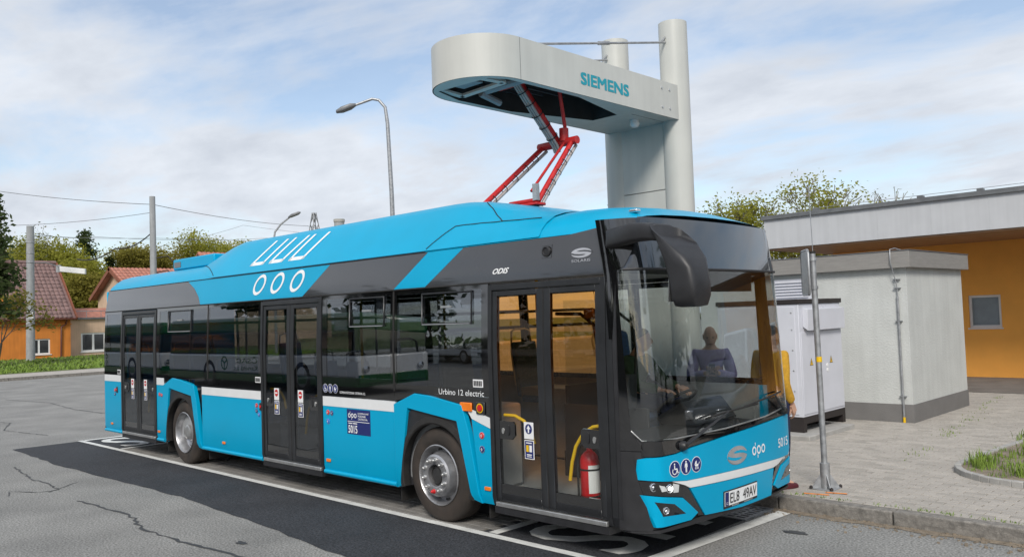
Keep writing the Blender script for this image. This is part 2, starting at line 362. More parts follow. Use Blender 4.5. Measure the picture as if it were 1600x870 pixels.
# newer dark asphalt strip beside the bay, ragged outer edge
edge = wiggle([(-1.0, -1.12), (1.5, -1.2), (3.6, -1.13), (5.7, -1.05), (7.7, -1.15), (9.5, -1.27), (11.7, -1.35)], .025, .25)
mb = MB(); mb.add([(x, y, .004) for x, y in edge]+[(11.7, -.045, .004), (-1.0, -.045, .004)], [tuple(range(len(edge)+2))])
mk('dark_asphalt_strip', mb, 'asphalt_dark', ground)
mb = MB(); mb.add([(9.9,.045,.004),(11.65,.045,.004),(11.65,2.46,.004),(9.9,2.46,.004)], [(0,1,2,3)]).add([(-1,.045,.004),(.85,.045,.004),(.85,2.46,.004),(-1,2.46,.004)], [(0,1,2,3)])
mk('dark_asphalt_field', mb, 'asphalt_dark', ground)
# painted lines of the bay and the word in front and behind
mb = MB(); mb.add([(-1.05,-.05,.008),(11.9,-.05,.008),(11.9,.045,.008),(-1.05,.045,.008)], [(0,1,2,3)]); mk('painted_line', mb, 'road_paint', ground)
mb = MB(); mb.add([(11.63,.06,.008),(11.78,.06,.008),(11.9,2.36,.008),(11.75,2.4,.008)], [(0,1,2,3)]); mk('painted_line', mb, 'road_paint', ground)
mb = MB(); mb.add([(9.98,.06,.008),(10.1,.06,.008),(10.1,2.44,.008),(9.98,2.44,.008)], [(0,1,2,3)]); mk('painted_line', mb, 'road_paint', ground)
mb = MB(); mb.add([(-1.05,.06,.008),(-.92,.06,.008),(-.92,2.44,.008),(-1.05,2.44,.008)], [(0,1,2,3)]); mk('painted_line', mb, 'road_paint', ground)
mb = MB(); mb.add([(.75,.06,.008),(.87,.06,.008),(.87,2.44,.008),(.75,2.44,.008)], [(0,1,2,3)]); mk('painted_line', mb, 'road_paint', ground)
for x0, x1 in ((10.25, 11.48), (-.78, .62)):
    lettering('painted_lettering', 'BUS', 2.34, .2, x0, x1, lambda u, v: (v, u, .009), 'road_paint', ground, bold=.012)
# block paving of the bay: 300 largest as pieces, the rest joined
def paver_mesh(name, lx, ly, h, m):
    e = .004; mb = MB()
    P = [(sx*(lx/2-e*t), sy*(ly/2-e*t), zz) for zz, t in ((0, 0), (h-.004, 0), (h, 1)) for sx, sy in ((-1,-1),(1,-1),(1,1),(-1,1))]
    mb.add(P, [(4*k+i, 4*k+(i+1) % 4, 4*k+4+(i+1) % 4, 4*k+4+i) for k in range(2) for i in range(4)]+[(8,9,10,11)])
    me = bpy.data.meshes.new(name); me.from_pydata(mb.v, [], mb.f); me.materials.append(M[m]); return me, mb
def pave(parent, cells, lx, ly, z, mats, keyf, name, stuffname):
    ms = [paver_mesh(name, lx-.009, ly-.009, .012, q) for q in mats]
    cells = sorted(cells, key=keyf); rest = [MB() for _ in mats]; r2 = random.Random(3); po = origin(parent)
    for i, (x, y) in enumerate(cells):
        k = r2.choice((0, 0, 1, 1, 2)) if len(mats) == 3 else 0; dz = r2.uniform(-.002, .0015)
        if i < 298:
            o = bpy.data.objects.new(name, ms[k][0]); COL.objects.link(o); o.parent = parent; o.location = (x-po.x, y-po.y, z+dz-po.z)
            o.rotation_euler = (r2.uniform(-.006, .006), r2.uniform(-.006, .006), r2.uniform(-.006, .006))
        else: rest[k].add([(a+x, b+y, c+z+dz) for a, b, c in ms[k][1].v], ms[k][1].f)
    for k, q in enumerate(rest):
        if q.v: tag(mk(stuffname, q, mats[k], parent, recalc=False), kind='stuff')
mb = MB(); mb.add([(.87,.045,.003),(9.98,.045,.003),(9.98,2.47,.003),(.87,2.47,.003)], [(0,1,2,3)]); bay = struct('bus_bay', mb, 'joint')
cells = [(.87+.1+i*.2+(.1 if j % 2 else 0), .1+j*.1) for i in range(45) for j in range(24)]
pave(bay, cells, .2, .1, .0, ['bay_paver'], lambda c: c[1]*3-c[0]*.2, 'paving_block', 'paving_blocks')
# pavement on the kerb side
KY = 2.5; KZ = .13
mb = MB(); mb.box(-3, 60, KY+.14, 60, -.2, KZ-.008); pavement = struct('pavement', mb, 'joint')
def in_planter(x, y): return 14.3 > x > 12.62 and y > 4.2 and not (x < 13.6 and y < 4.2+.62*(1-min(1, (x-12.62)/.98))) and y > 4.2+max(0, .9-(x-12.62))*.8
cells = []
for j in range(75):
    for i in range(78):
        x = 5.6+i*.2+(.1 if j % 2 else 0); y = KY+.14+.05+j*.1
        if x > 8.9-(y-2.6)*.0 or y > 3: cells.append((x, y))
for j in range(75, 150):
    for i in range(45): cells.append((5.6+i*.2+(.1 if j % 2 else 0), KY+.19+j*.1))
cells = [c for c in cells if not in_planter(c[0]-.12, c[1]-.05) and not (8.0 < c[0] < 11 and 8.5 < c[1] < 11.2)]
def vis_key(c):      # largest in the picture: nearest to the camera among those in view
    d = Vector((c[0], c[1], KZ))-CAM; zz = d.dot(_f); px = 800+FPX*d.dot(_r)/zz; py = 435-FPX*d.dot(_u)/zz
    return d.length + (0 if 1180 < px < 1610 and py < 880 else 100) + (50 if c[0] < 11.6 and c[1] < 4 else 0)
pave(pavement, cells, .2, .1, KZ-.010, ['paver', 'paver_b', 'paver_c'], vis_key, 'paving_block', 'paving_blocks')
mb = MB(); mb.box(-60, 60, KY+.14, 2.0+KY, -.3, -.05)
kerb = struct('kerb', MB().box(-3, 60, KY+.02, KY+.12, -.25, .02), 'joint')
for i in range(-3, 24):
    x0 = 1.13*i+.4; dz = rnd.uniform(-.006, .006); dy = rnd.uniform(-.008, .008)
    mk('kerb_stone', MB().box(x0+.006, x0+1.124, KY+dy, KY+.145, -.1, KZ+.004+dz), 'granite', kerb, bevel=.014, seg=2)
# grit along the foot of the kerb
q = wiggle([(10.8, 2.42), (12, 2.36), (13, 2.38), (14.5, 2.36), (17, 2.4)], .03, .12)
mb = MB(); mb.add([(x, y, .004) for x, y in q]+[(17, 2.498, .004), (10.8, 2.498, .004)], [tuple(range(len(q)+2))]); mk('grit', mb, 'dirt', ground)
mb = MB()
for i in range(260):
    x = rnd.uniform(11.4, 14.4); y = KY-abs(rnd.gauss(0, .16))-.01; s = rnd.uniform(.004, .013)
    mb.obox((x, y, s*.6), (s, s*.3, 0), (-s*.3, s*rnd.uniform(.5, 1), 0), (0, 0, s*.6))
tag(mk('grit_stones', mb, 'dirt', ground), kind='stuff')
# sealed cracks, stains
for pts, w in (([(1.2,-1.68),(1.9,-1.75),(2.6,-1.84),(3.2,-1.8),(3.85,-1.86),(3.8,-2.1),(3.4,-2.3),(3.75,-2.4)], .035), ([(3.5,-1.5),(3.7,-1.75),(3.95,-2.0)], .02),
               ([(4.83,-1.94),(5.35,-1.9),(5.97,-1.84),(6.4,-1.87),(6.7,-1.94),(7.04,-2.0),(7.78,-1.97),(8.51,-1.88),(8.84,-1.83),(9.3,-1.8),(10.4,-1.9)], .05), ([(-8,-.3),(-6,.1),(-4.5,-.4),(-2.6,-.1)], .04), ([(-5,-1.6),(-3.5,-1.4),(-2,-1.9)], .03), ([(-14,2.0),(-11,2.4),(-8,2.1),(-5,2.2)], .05)):
    p = wiggle(pts, .025, .1); mk('sealed_crack', ribbon(p, [w*rnd.uniform(.25, .95) for _ in p], .0045), 'sealant', ground)
for cx, cy, r_ in ((8.35, -1.62, .07), (12.25, 1.75, .1), (12.9, 1.2, .05)):
    mb = MB(); n = 18; mb.add([(cx+math.cos(i*2*math.pi/n)*r_*rnd.uniform(.7, 1.5), cy+math.sin(i*2*math.pi/n)*r_*rnd.uniform(.35, .7), .005) for i in range(n)], [tuple(range(n))]); mk('oil_stain', mb, 'sealant', ground)
# drain grate by the kerb
dg_ = thing('drain_grate', (11.45, 2.15, 0), 'black cast iron drain grate set in the asphalt under the bus nose', 'drain')
mb = MB().box(11.2, 11.68, 1.87, 1.91, .0, .014).box(11.2, 11.68, 2.4, 2.44, .0, .014).box(11.2, 11.24, 1.91, 2.4, .0, .014).box(11.64, 11.68, 1.91, 2.4, .0, .014)
mk('grate_frame', mb, 'galv', dg_)
mk('drain_pit', MB().add([(11.24,1.91,.0095),(11.64,1.91,.0095),(11.64,2.4,.0095),(11.24,2.4,.0095)], [(0,1,2,3)]), 'dark_cavity', dg_)
for i in range(6): mk('grate_bar', MB().box(11.24, 11.64, 1.955+i*.075, 1.99+i*.075, .0096, .0135), 'galv', dg_)
for i in range(3): mk('grate_bar', MB().box(11.32+i*.1, 11.345+i*.1, 1.91, 2.4, .0097, .0132), 'galv', dg_)
mb = MB()
for cx, cy, a, b in ((11.98, 2.78, .12, .02), (12.12, 2.93, .1, .018)): mb.obox((cx, cy, KZ+.0062), (a, .03, 0), (-.01, b, 0), (0, 0, .0005))
mk('spray_mark', mb, 'spray_orange', pavement)
mk('worn_paving', MB().add([(5.7, 13.6, KZ+.009), (30, 13.6, KZ+.009), (30, 17.29, KZ+.009), (5.7, 17.29, KZ+.009)], [(0,1,2,3)]), 'old_paving', pavement)
# weeds between the blocks
def blades(mb, x, y, z, n, h, sp, rr):
    for _ in range(n):
        a = rr.uniform(0, 6.28); bx, by = x+rr.gauss(0, sp), y+rr.gauss(0, sp); hh = h*rr.uniform(.4, 1.2); l = hh*rr.uniform(.1, .7); w = .004+hh*.02
        c, s_ = math.cos(a), math.sin(a)
        mb.add([(bx-s_*w, by+c*w, z), (bx+s_*w, by-c*w, z), (bx+c*l*.4+s_*w*.7, by+s_*l*.4-c*w*.7, z+hh*.6), (bx+c*l*.4-s_*w*.7, by+s_*l*.4+c*w*.7, z+hh*.6), (bx+c*l, by+s_*l, z+hh)], [(0,1,2,3),(3,2,4)])
mb = MB(); rg = random.Random(11)
for _ in range(60): x = rg.uniform(11.6, 14.3); blades(mb, x, 2.655+rg.uniform(0, .03), KZ-.005, 4, .03, .02, rg)
for _ in range(46): y = rg.uniform(5, 13); blades(mb, 12.1-.13*(y-5)+rg.gauss(0, .05), y, KZ-.005, 5, .04, .05, rg)
tag(mk('weeds', mb, 'grass', recalc=False), 'small green weeds growing between the paving blocks', 'weeds', kind='stuff')
# planted bed with rounded concrete edging
def bed_outline(r_off):
    P = []; cx, cy, r_ = 13.5, 5.05, .86+r_off
    P += [(14.45-r_off*0, cy-r_)]
    for i in range(13):
        a = R(-90-i*7.5); P.append((cx+r_*math.cos(a), cy+r_*math.sin(a)))
    P += [(cx-r_+.12, 6.6), (cx-r_+.3, 8.5)]
    return P
bed = thing('planted_bed', (14, 6, KZ), 'soil bed with grass tufts inside rounded concrete edging on the pavement', 'flower bed')
o_, i_ = bed_outline(0), bed_outline(-.07)
for k in range(len(o_)-1):
    a, b, c, d = o_[k], o_[k+1], i_[k+1], i_[k]
    mk('edging_stone', MB().prism([(a[0], a[1], KZ-.01), (b[0], b[1], KZ-.01), (c[0], c[1], KZ-.01), (d[0], d[1], KZ-.01)], (0, 0, .075+rnd.uniform(-.004, .004))), 'concrete', bed, bevel=.008)
P = i_+[(14.4, 8.5)]
mk('soil', MB().add([(x, y, KZ+.045) for x, y in P], [tuple(range(len(P)))]), 'dirt', bed)
mb = MB()
for _ in range(120):
    x = 12.75+abs(rg.gauss(0, .9)); y = rg.uniform(4.25, 8.3)
    if x < 14.35 and math.hypot(min(0, x-13.5), min(0, y-5.05)) < .72: blades(mb, x, y, KZ+.04, rg.randint(10, 34), rg.choice((.04, .06, .12)), .06, rg)
for x, y in ((12.83, 5.0), (12.9, 5.15), (12.95, 4.9), (13.35, 4.6), (13.5, 4.55), (13.15, 5.9), (13.3, 6.2)): blades(mb, x, y, KZ+.04, 45, .17, .06, rg)
tag(mk('grass_tufts', mb, 'grass', bed, recalc=False), kind='stuff')
# far kerb, footway and verge across the junction
struct('far_footway', MB().add([(-24.6,-40,.0),(-24.6,-40,.12),(-28.4,-40,.14),(-28.4,-40,0),(-26.8,60,.0),(-26.8,60,.12),(-30.6,60,.14),(-30.6,60,0)], [(0,1,5,4),(1,2,6,5),(2,3,7,6)]), 'paver_b')
fk = struct('far_kerb', MB().add([(-24.65,-40,0),(-24.65,-40,.06),(-26.85,60,.06),(-26.85,60,0)], [(0,1,2,3)]), 'granite')
for i in range(30):
    y = -8+i; x = -24.45-.022*(y+40)
    mk('kerb_stone', MB().prism([(x, y+.01, 0), (x-.022, y+.99, 0), (x-.172, y+.99, 0), (x-.15, y+.01, 0)], (0, 0, .135)), 'granite', fk)
struct('verge', MB().add([(-28.0,-40,.142),(-30.2,60,.142),(-75,60,.5),(-75,-40,.5)], [(0,1,2,3)]), 'grass_base')
mb = MB()
for _ in range(9000):
    y = rg.uniform(-1, 24); x = -28.7-.022*(y+40)-rg.random()**1.6*17
    h = rg.uniform(.06, .2); z = .142-(x+29)*.0077; a = rg.uniform(0, 3.14); c, s_ = math.cos(a)*.05, math.sin(a)*.05; l1, l2 = rg.gauss(0, .08), rg.gauss(0, .08)
    mb.add([(x-c, y-s_, z), (x+c, y+s_, z), (x+l1, y+l2, z+h)], [(0,1,2)])
tag(mk('verge_grass', mb, 'grass', recalc=False), 'rough green grass on the verge in front of the houses', 'grass', kind='stuff')
struct('back_ground', MB().add([(-75,-60,.49),(-75,200,.49),(-380,200,1.5),(-380,-60,1.5)], [(0,1,2,3)]), 'grass_base')
# ================================================================ the bus
bus = thing('city_bus', (6, 1.27, 0), 'turquoise and charcoal electric city bus charging under the overhead mast', 'bus')
AX = (9.3, 3.4); WR = .478
# ---- lower side panels
def archpoly(cx):   # outer edge of the raised blue arch frame, then its inner edge
    outer = [(cx-.63, .285), (cx-.64, 1.165), (cx-.47, 1.225), (cx-.29, 1.29), (cx-.05, 1.275), (cx+.44, 1.205), (cx+.53, .95), (cx+.67, .285)]
    inner = [(cx-.575, .31), (cx-.41, 1.135), (cx+.36, 1.045), (cx+.55, .31)]
    return outer, inner
for x0, x1, z1 in ((.25, 1.03, 1.165), (2.485, AX[1]-.645, 1.165), (AX[1]+.675, 5.81, 1.075), (7.262, AX[0]-.645, 1.075)):
    p = mk('side_panel', side(rect(x0, x1, .33, z1)), 'bus_blue', bus, smooth=30)
    mk('sill', MB().tube([(x0+.004, .012, .312), (x1-.004, .012, .312)], .026, 10), 'bus_blue_mat', p, smooth=60)
    if x1-x0 > .4 or True: mk('white_stripe', side(rect(x0, x1, z1+.003, z1+.115), .001), 'white_film', bus, smooth=30)
x0, x1 = AX[0]+.675, 10.125
mk('side_panel', side([(x0, .29), (x1, .29), (x1, .995), (x0-.115, 1.075), (x0-.1, .95)]), 'bus_blue', bus, smooth=30)
mk('white_stripe', side([(x0-.112, 1.08), (x1, 1.0), (x1, 1.1), (x0-.21, 1.197)], .001), 'white_film', bus)
for cx in AX:
    o_, i_ = archpoly(cx)
    mk('arch_frame', side(o_[:1]+o_[1:]+[i_[3], i_[2], i_[1], i_[0]], .022, .06), 'bus_blue', bus, bevel=.012)
    # black plate with a round opening inside the frame
    mb = MB(); n = 30; P = []
    for i in range(n+1):
        a = R(-15+210*i/n); c, s_ = math.cos(a), math.sin(a); best = 9
        pl = [(i_[0][0]-cx-.003, -.4), (i_[1][0]-cx-.003, i_[1][1]-.478+.003), (i_[2][0]-cx+.003, i_[2][1]-.478+.003), (i_[3][0]-cx+.003, -.4)]
        pl[0] = (i_[0][0]-cx, i_[0][1]-.478); pl[3] = (i_[3][0]-cx, i_[3][1]-.478)
        for (ax_, az_), (bx_, bz_) in zip(pl, pl[1:]+pl[:1]):
            dx, dz = bx_-ax_, bz_-az_; det = c*(-dz)+dx*s_
            if abs(det) > 1e-9:
                t = (ax_*(-dz)+dx*az_)/det; uu = (c*az_-s_*ax_)/det
                if t > 0 and -1e-6 <= uu <= 1+1e-6: best = min(best, t)
        rr = min(max(best, .545), .75)
        P += [(cx+c*rr, .006, .478+s_*rr), (cx+c*.52, .006, .478+s_*.52)]
    mb.add(P, [(2*i, 2*i+2, 2*i+3, 2*i+1) for i in range(n)]); mk('arch_plate', mb, 'black_plastic', bus)
    secs = []
    for i in range(n+1):
        a = R(-18+216*i/n); c, s_ = math.cos(a), math.sin(a)
        secs.append([(cx+c*r_, y, .478+s_*r_) for r_, y in ((.515, .06), (.515, -.012), (.53, -.02), (.585, -.008), (.60, .02))])
    mk('arch_lip', MB().loft(secs), 'rubber', bus, smooth=40)
    for far in (0, 1):
        yy = (lambda y: BW-y) if far else (lambda y: y)
        secs = [[(cx+math.cos(R(-18+216*i/20))*.56, yy(y), .478+math.sin(R(-18+216*i/20))*.56) for y in (.05, .55)] for i in range(21)]
        mb = MB().loft(secs); mb.add([(cx+math.cos(R(i*12))*.57, yy(.55), .478+math.sin(R(i*12))*.57) for i in range(30)], [tuple(range(30))])
        mk('wheel_well', mb, 'interior_dark', bus)
    mk('mud_flap', MB().box(cx-.66, cx-.645, .06, .42, .13, .34), 'seat_tan' if 0 else 'rubber', bus)
    mk('mud_flap', MB().box(cx+.66, cx+.675, .10, .42, .13, .34), 'rubber', bus)
# ---- wheels
def wheel(cx, far, front_):
    yo = BW-.035 if far else .035; s = -1 if far else 1      # s: inward direction
    c = (cx, yo, WR)
    tp = [(.285, .02), (.30, .004), (.36, -.006), (.42, .0), (.455, .02), (.474, .045), (.478, .09), (.474, .092), (.474, .10), (.478, .102), (.478, .16), (.474, .162), (.474, .17), (.478, .172), (.478, .23), (.46, .262), (.30, .27)]
    w = mk('wheel', MB().lathe(c, (0, s, 0), tp, 48), 'tyre', bus, smooth=40)
    if front_:
        rp = [(.302, .004), (.306, -.006), (.296, -.012), (.285, .0), (.272, .06), (.262, .085), (.235, .07), (.222, .01), (.21, -.035), (.19, -.05), (.125, -.052), (.11, -.045), (.105, .0)]
    else:
        rp = [(.302, .004), (.306, -.006), (.296, -.012), (.285, .0), (.272, .07), (.262, .12), (.235, .135), (.222, .15), (.21, .155), (.13, .15), (.12, .11), (.11, .10), (.0, .10)]
    mk('rim', MB().lathe(c, (0, s, 0), rp, 48), 'rim', w, smooth=35)
    hp = [(.105, .0), (.085, -.02), (.08, -.03), (.075, -.02), (.05, -.025), (0, -.028)] if front_ else [(.115, .1), (.11, .04), (.095, .03), (.0, .03)]
    mk('hub', MB().lathe(c, (0, s, 0), hp, 28), 'dark_cavity' if front_ else 'steel', w, smooth=35)
    for i in range(10):
        a = 2*math.pi*i/10+.2; d = (-.05 if front_ else .15); r_ = .158
        p = Vector((cx+math.cos(a)*r_, yo+s*d, WR+math.sin(a)*r_))
        mk('wheel_nut', MB().lathe(p, (0, s, 0), [(.024, .004), (.024, -.006), (.017, -.01), (.016, -.034), (.009, -.042), (0, -.043)], 10), 'red' if (front_ and i == 7) else 'steel', w, smooth=40)
        r2_ = .248; a += .31; p = Vector((cx+math.cos(a)*r2_, yo+s*(.072 if front_ else .131), WR+math.sin(a)*r2_)); tx = Vector((-math.sin(a), 0, math.cos(a))); rx = Vector((math.cos(a), 0, math.sin(a)))
        mk('rim_hole', MB().add([p+tx*math.cos(q*.524)*.034+rx*math.sin(q*.524)*.02 for q in range(12)], [tuple(range(12))]), 'dark_cavity', w)
for cx in AX:
    for far in (0, 1): wheel(cx, far, cx > 6)
# ---- glazed band
def window(x0, x1, z0, z1, gx0, gx1, gz0, gz1, far=False, g='g_side', sill=True):
    f = mk('window', side(rect(x0, gx0, z0, z1), .002, .02, far), 'gloss_black', bus)
    for q in (rect(gx1, x1, z0, z1), rect(gx0, gx1, z0, gz0), rect(gx0, gx1, gz1, z1)):
        mk('frame', side(q, .002, .02, far), 'gloss_black', f)
    mk('pane', side(rect(gx0, gx1, gz0, gz1), .0, .006, far), g, f)
    return f
ZW = 2.375
wins = [(.25, 1.03, 1.285, .34, .97, 1.42), (2.485, 4.28, 1.285, 2.6, 4.24, 1.40), (4.284, 5.81, 1.195, 4.32, 5.74, 1.40), (7.262, 8.655, 1.195, 7.36, 8.60, 1.42), (8.659, 10.125, 1.295, 8.70, 10.03, 1.37)]
for x0, x1, z0, g0, g1, gz in wins:
    window(x0, x1, z0, ZW, g0, g1, gz, ZW-.05)
# gussets of black below the stepped window line
mk('window_base', side([(4.075, 1.195), (4.28, 1.195), (4.28, 1.283), (3.86, 1.283), (3.83, 1.21)], .0015, .02), 'gloss_black', bus)
mk('window_base', side([(2.485, 1.282), (2.485, 1.283), (2.95, 1.283), (2.93, 1.27), (2.76, 1.20)], -.004, .02), 'gloss_black', bus)
mk('window_base', side([(8.655, 1.196), (8.84, 1.235), (9.0, 1.293), (8.659, 1.293)], .0015, .02), 'gloss_black', bus)
mk('window_base', side([(9.765, 1.2), (10.125, 1.105), (10.125, 1.293), (9.1, 1.293), (9.3, 1.28)], .0015, .02), 'gloss_black', bus)
def vent(x0, x1, z0, z1):
    f = mk('vent_window', MB().tube([on_side(.012)(x, z) for x, z in ((x0, z1), (x0, z0), (x1, z0), (x1, z1), (x0, z1))], .011, 6), 'black_alu', bus, smooth=60)
    mk('edge_trim', MB().tube([on_side(.022)(x, z) for x, z in ((x0+.015, z0-.004), (x1-.015, z0-.004))], .004, 5), 'steel', f)
    mk('latch', side(rect((x0+x1)/2-.08, (x0+x1)/2+.08, z0+.16, z0+.18), .016, .012), 'steel', f)
    mk('notice', side(rect(x1-.2, x1-.03, z1-.13, z1-.01), -.03, .003), 'sticker', f)
for x0, x1 in ((2.95, 3.75), (7.85, 8.5), (9.15, 9.9)): vent(x0, x1, 2.0, 2.31)
mk('glazing_pillar', side(rect(4.27, 4.295, 1.3, ZW), .006, .01), 'rubber', bus)
mk('glazing_pillar', side(rect(8.645, 8.67, 1.3, ZW), .006, .01), 'rubber', bus)
# far side
mk('far_side_panel', side(rect(.25, 11.63, .3, 1.25), 0, .03, True), 'bus_blue', bus)
for x0, x1 in ((.25, 2.2), (2.21, 4.2), (4.21, 6.2), (6.21, 8.2), (8.21, 10.0), (10.01, 11.63)):
    window(x0, x1, 1.253, ZW, x0+.07, x1-.07, 1.32, ZW-.06, True, 'g_clear')
mk('far_cant_panel', side(rect(.25, 11.63, ZW+.003, 2.745), 0, .03, True), 'charcoal', bus)
# ---- cant panels above the glazing
CZ0, CZ1 = ZW+.004, 2.745
for q, m_ in (([(.25, CZ0), (4.01, CZ0), (3.92, 2.5), (3.75, 2.63), (3.5, CZ1), (.27, CZ1)], 'charcoal'), ([(4.013, CZ0), (6.80, CZ0), (7.37, CZ1), (3.505, CZ1), (3.755, 2.63), (3.925, 2.5)], 'bus_blue'),
              ([(6.804, CZ0), (8.64, CZ0), (9.18, CZ1), (7.374, CZ1)], 'charcoal'), ([(8.644, CZ0), (9.17, CZ0), (9.73, CZ1), (9.184, CZ1)], 'bus_blue'),
              ([(9.174, CZ0), (11.64, CZ0), (11.64, 2.80), (11.3, 2.765), (11.1, CZ1), (9.734, CZ1)], 'charcoal')):
    mk('cant_panel', side(q), m_, bus, smooth=30)
mk('drip_rail', MB().tube([on_side(.008)(.26, ZW), on_side(.008)(11.6, ZW)], .009, 6), 'rubber', bus, smooth=60)
# ---- doors
def door_set(x0, x1, zb, front_):
    g = 'g_front_door' if front_ else 'g_door'; xm = (x0+x1)/2; zt = 2.355
    fr = mk('door_frame', side(rect(x0, x0+.05, zb, zt), .012, .08), 'black_alu', bus, bevel=.006)
    mk('post', side(rect(x1-.05, x1, zb, zt), .012, .08), 'black_alu', fr, bevel=.006)
    mk('header', side(rect(x0+.051, x1-.051, zt-.055, zt), .012, .08), 'black_alu', fr, bevel=.006)
    mk('threshold', MB().box(x0+.05, x1-.05, -.02, .25, zb-.005, zb+.035), 'steel', fr, bevel=.005)
    mk('step_edge', MB().box(x0+.03, x1-.03, -.012, .2, zb-.07, zb-.008), 'black_plastic', fr)
    for k, (a, b) in enumerate(((x0+.056, xm-.006), (xm+.006, x1-.056))):
        zb2, zt2 = zb+.045, zt-.062; w = .07; inner = b if k == 0 else a
        wl, wr = (.055, .075) if k == 0 else (.075, .055)
        d = mk('door', side(rect(a, a+wl, zb2, zt2), .002, .04), 'black_alu', bus, bevel=.006)
        mk('stile', side(rect(b-wr, b, zb2, zt2), .002, .04), 'black_alu', d, bevel=.006)
        mk('rail', side(rect(a+wl+.001, b-wr-.001, zb2, zb2+.075), .002, .04), 'black_alu', d, bevel=.006)
        mk('glazing_border', side(rect(a+wl+.001, b-wr-.001, zb2+.076, zb2+.16), -.004, .02), 'gloss_black', d)
        mk('rail', side(rect(a+wl+.001, b-wr-.001, zt2-.05, zt2), .002, .04), 'black_alu', d, bevel=.006)
        mk('pane', side(rect(a+wl, b-wr, zb2+.161, zt2-.051), -.006, .006), g, d)
        # curved yellow grab rail inside the pane and its lock plate
        sg = 1 if k == 0 else -1; e = a+wl if k == 0 else b-wr; yi = .075
        zr = 1.13 if front_ else 1.22
        if k == 0: pts = [(e, yi, zr), (e+.14, yi, zr), (e+.25, yi, zr-.04), (e+.33, yi, zr-.12), (e+.37, yi, zr-.24)]
        else: pts = [(e, yi, zr-.02), (e-.12, yi, zr-.04), (e-.23, yi, zr-.10), (e-.32, yi, zr-.22), (e-.37, yi, zr-.36), (e-.40, yi, zr-.52)]
        mk('grab_rail', MB().tube(pts, .016, 8), 'yellow', d, smooth=60)
        px0, px1 = (e, e+.2) if k == 0 else (e-.2, e)
        pl = [(px0, zr-.21), (px0, zr-.045), (px1-.02, zr-.045), (px1, zr-.07), (px1, zr-.17), (px1-.04, zr-.21)] if k == 0 else [(px1, zr-.21), (px1, zr-.05), (px0+.02, zr-.05), (px0, zr-.07), (px0, zr-.17), (px0+.04, zr-.21)]
        hp = mk('lock_plate', side(pl, -.002, .02), 'gloss_black', d)
        mk('door_handle', side([(q[0], q[1]) for q in disc2d((px0+px1)/2+sg*.02, zr-.125, .016, .05, 14)], .004, .006), 'black_plastic', d)
        mk('keyhole', side(disc2d((px0+px1)/2-sg*.05, zr-.135, .016, .028, 14), .005, .008), 'steel', d)
    mk('centre_seal', side(rect(xm-.006, xm+.006, zb+.045, zt-.06), .004, .03), 'rubber', fr)
    return fr
f1 = door_set(10.128, 11.535, .30, True); f2 = door_set(5.815, 7.258, .31, False); f3 = door_set(1.035, 2.48, .31, False)
mk('interior_mirror', MB().box(11.2, 11.32, .12, .16, 2.0, 2.1), 'black_plastic', bus, bevel=.02)
# ---- stickers, round buttons, lamps on the side
def sticker(x0, x1, z0, z1, m_='sticker', off=.012, parent=bus, name='sticker'):
    return mk(name, side(rect(x0, x1, z0, z1), off, .003), m_, parent)
for xa, za, top, bot in ((10.62, 1.02, 'navy', 'navy'), (6.2, 1.17, 'red', 'navy'), (6.77, 1.165, 'red', 'navy'), (1.52, 1.16, 'red', 'navy'), (2.05, 1.16, 'red', 'navy')):
    b = sticker(xa-.058, xa+.058, za-.075, za+.075, off=.004)
    mk('emblem', flat2d([disc2d(xa, za+.015, .042, .045)], on_side(.0058)), top, b)
    if top == 'red': mk('bar', flat2d([rect(xa-.03, xa+.03, za+.006, za+.024)], on_side(.0072)), 'letter_white', b)
    else: mk('arrow', flat2d([[(xa-.008, za-.02), (xa+.008, za-.02), (xa+.008, za+.015), (xa+.024, za+.015), (xa, za+.05), (xa-.024, za+.015), (xa-.008, za+.015)]], on_side(.0072)), 'letter_white', b)
    b = sticker(xa-.058, xa+.058, za-.255, za-.085, off=.004)
    mk('print', flat2d([rect(xa-.05, xa+.05, za-.247, za-.093)], on_side(.0058)), bot, b)
    mk('print', flat2d([rect(xa-.035, xa-.005, za-.19, za-.13)], on_side(.0072)), 'yellow', b)
    mk('print', flat2d([rect(xa+.003, xa+.035, za-.19, za-.13), rect(xa-.035, xa+.035, za-.115, za-.105), rect(xa-.03, xa+.03, za-.22, za-.21), rect(xa-.03, xa+.03, za-.235, za-.228)], on_side(.0072)), 'sticker', b)
for xa, za, m_, r_ in ((10.0, .93, 'red', .032), (10.0, .80, 'navy', .033), (7.37, 1.005, 'red', .03), (7.45, 1.0, 'navy', .028), (7.37, .9, 'blue_dot', .03), (5.68, 1.0, 'red', .03), (5.68, .93, 'navy', .028), (5.74, .885, 'blue_dot', .026), (.74, 1.02, 'red', .03), (.74, .95, 'navy', .026), (2.6, 1.02, 'red', .028), (2.68, 1.01, 'red', .026)):
    b = mk('button', MB().lathe(on_side(0)(xa, za), (0, -1, 0), [(r_, 0), (r_, .006), (r_*.8, .012), (0, .013)], 20), m_, bus, smooth=40)
    ring2d(xa, za, r_, r_*.84, on_side(.0072), mb=(mbx := MB())); mk('button_ring', mbx, 'letter_white', b)
    mk('mark', flat2d([rect(xa-r_*.35, xa+r_*.35, za-r_*.12, za+r_*.12), rect(xa-r_*.12, xa+r_*.12, za-r_*.45, za+r_*.45)], on_side(.0135)), 'letter_white', b)
for xa, za in ((5.79, .99), (.83, 1.03)):
    b = mk('button_box', side(rect(xa-.03, xa+.035, za-.05, za+.05), .012, .02), 'black_plastic', bus, bevel=.008); mk('button', MB().lathe(on_side(.012)(xa, za), (0, -1, 0), [(.02, 0), (.018, .008), (0, .01)], 14), 'red', b)
b = mk('button_box', side(rect(9.94, 10.06, 1.13, 1.25), .018, .02), 'black_plastic', bus, bevel=.012)
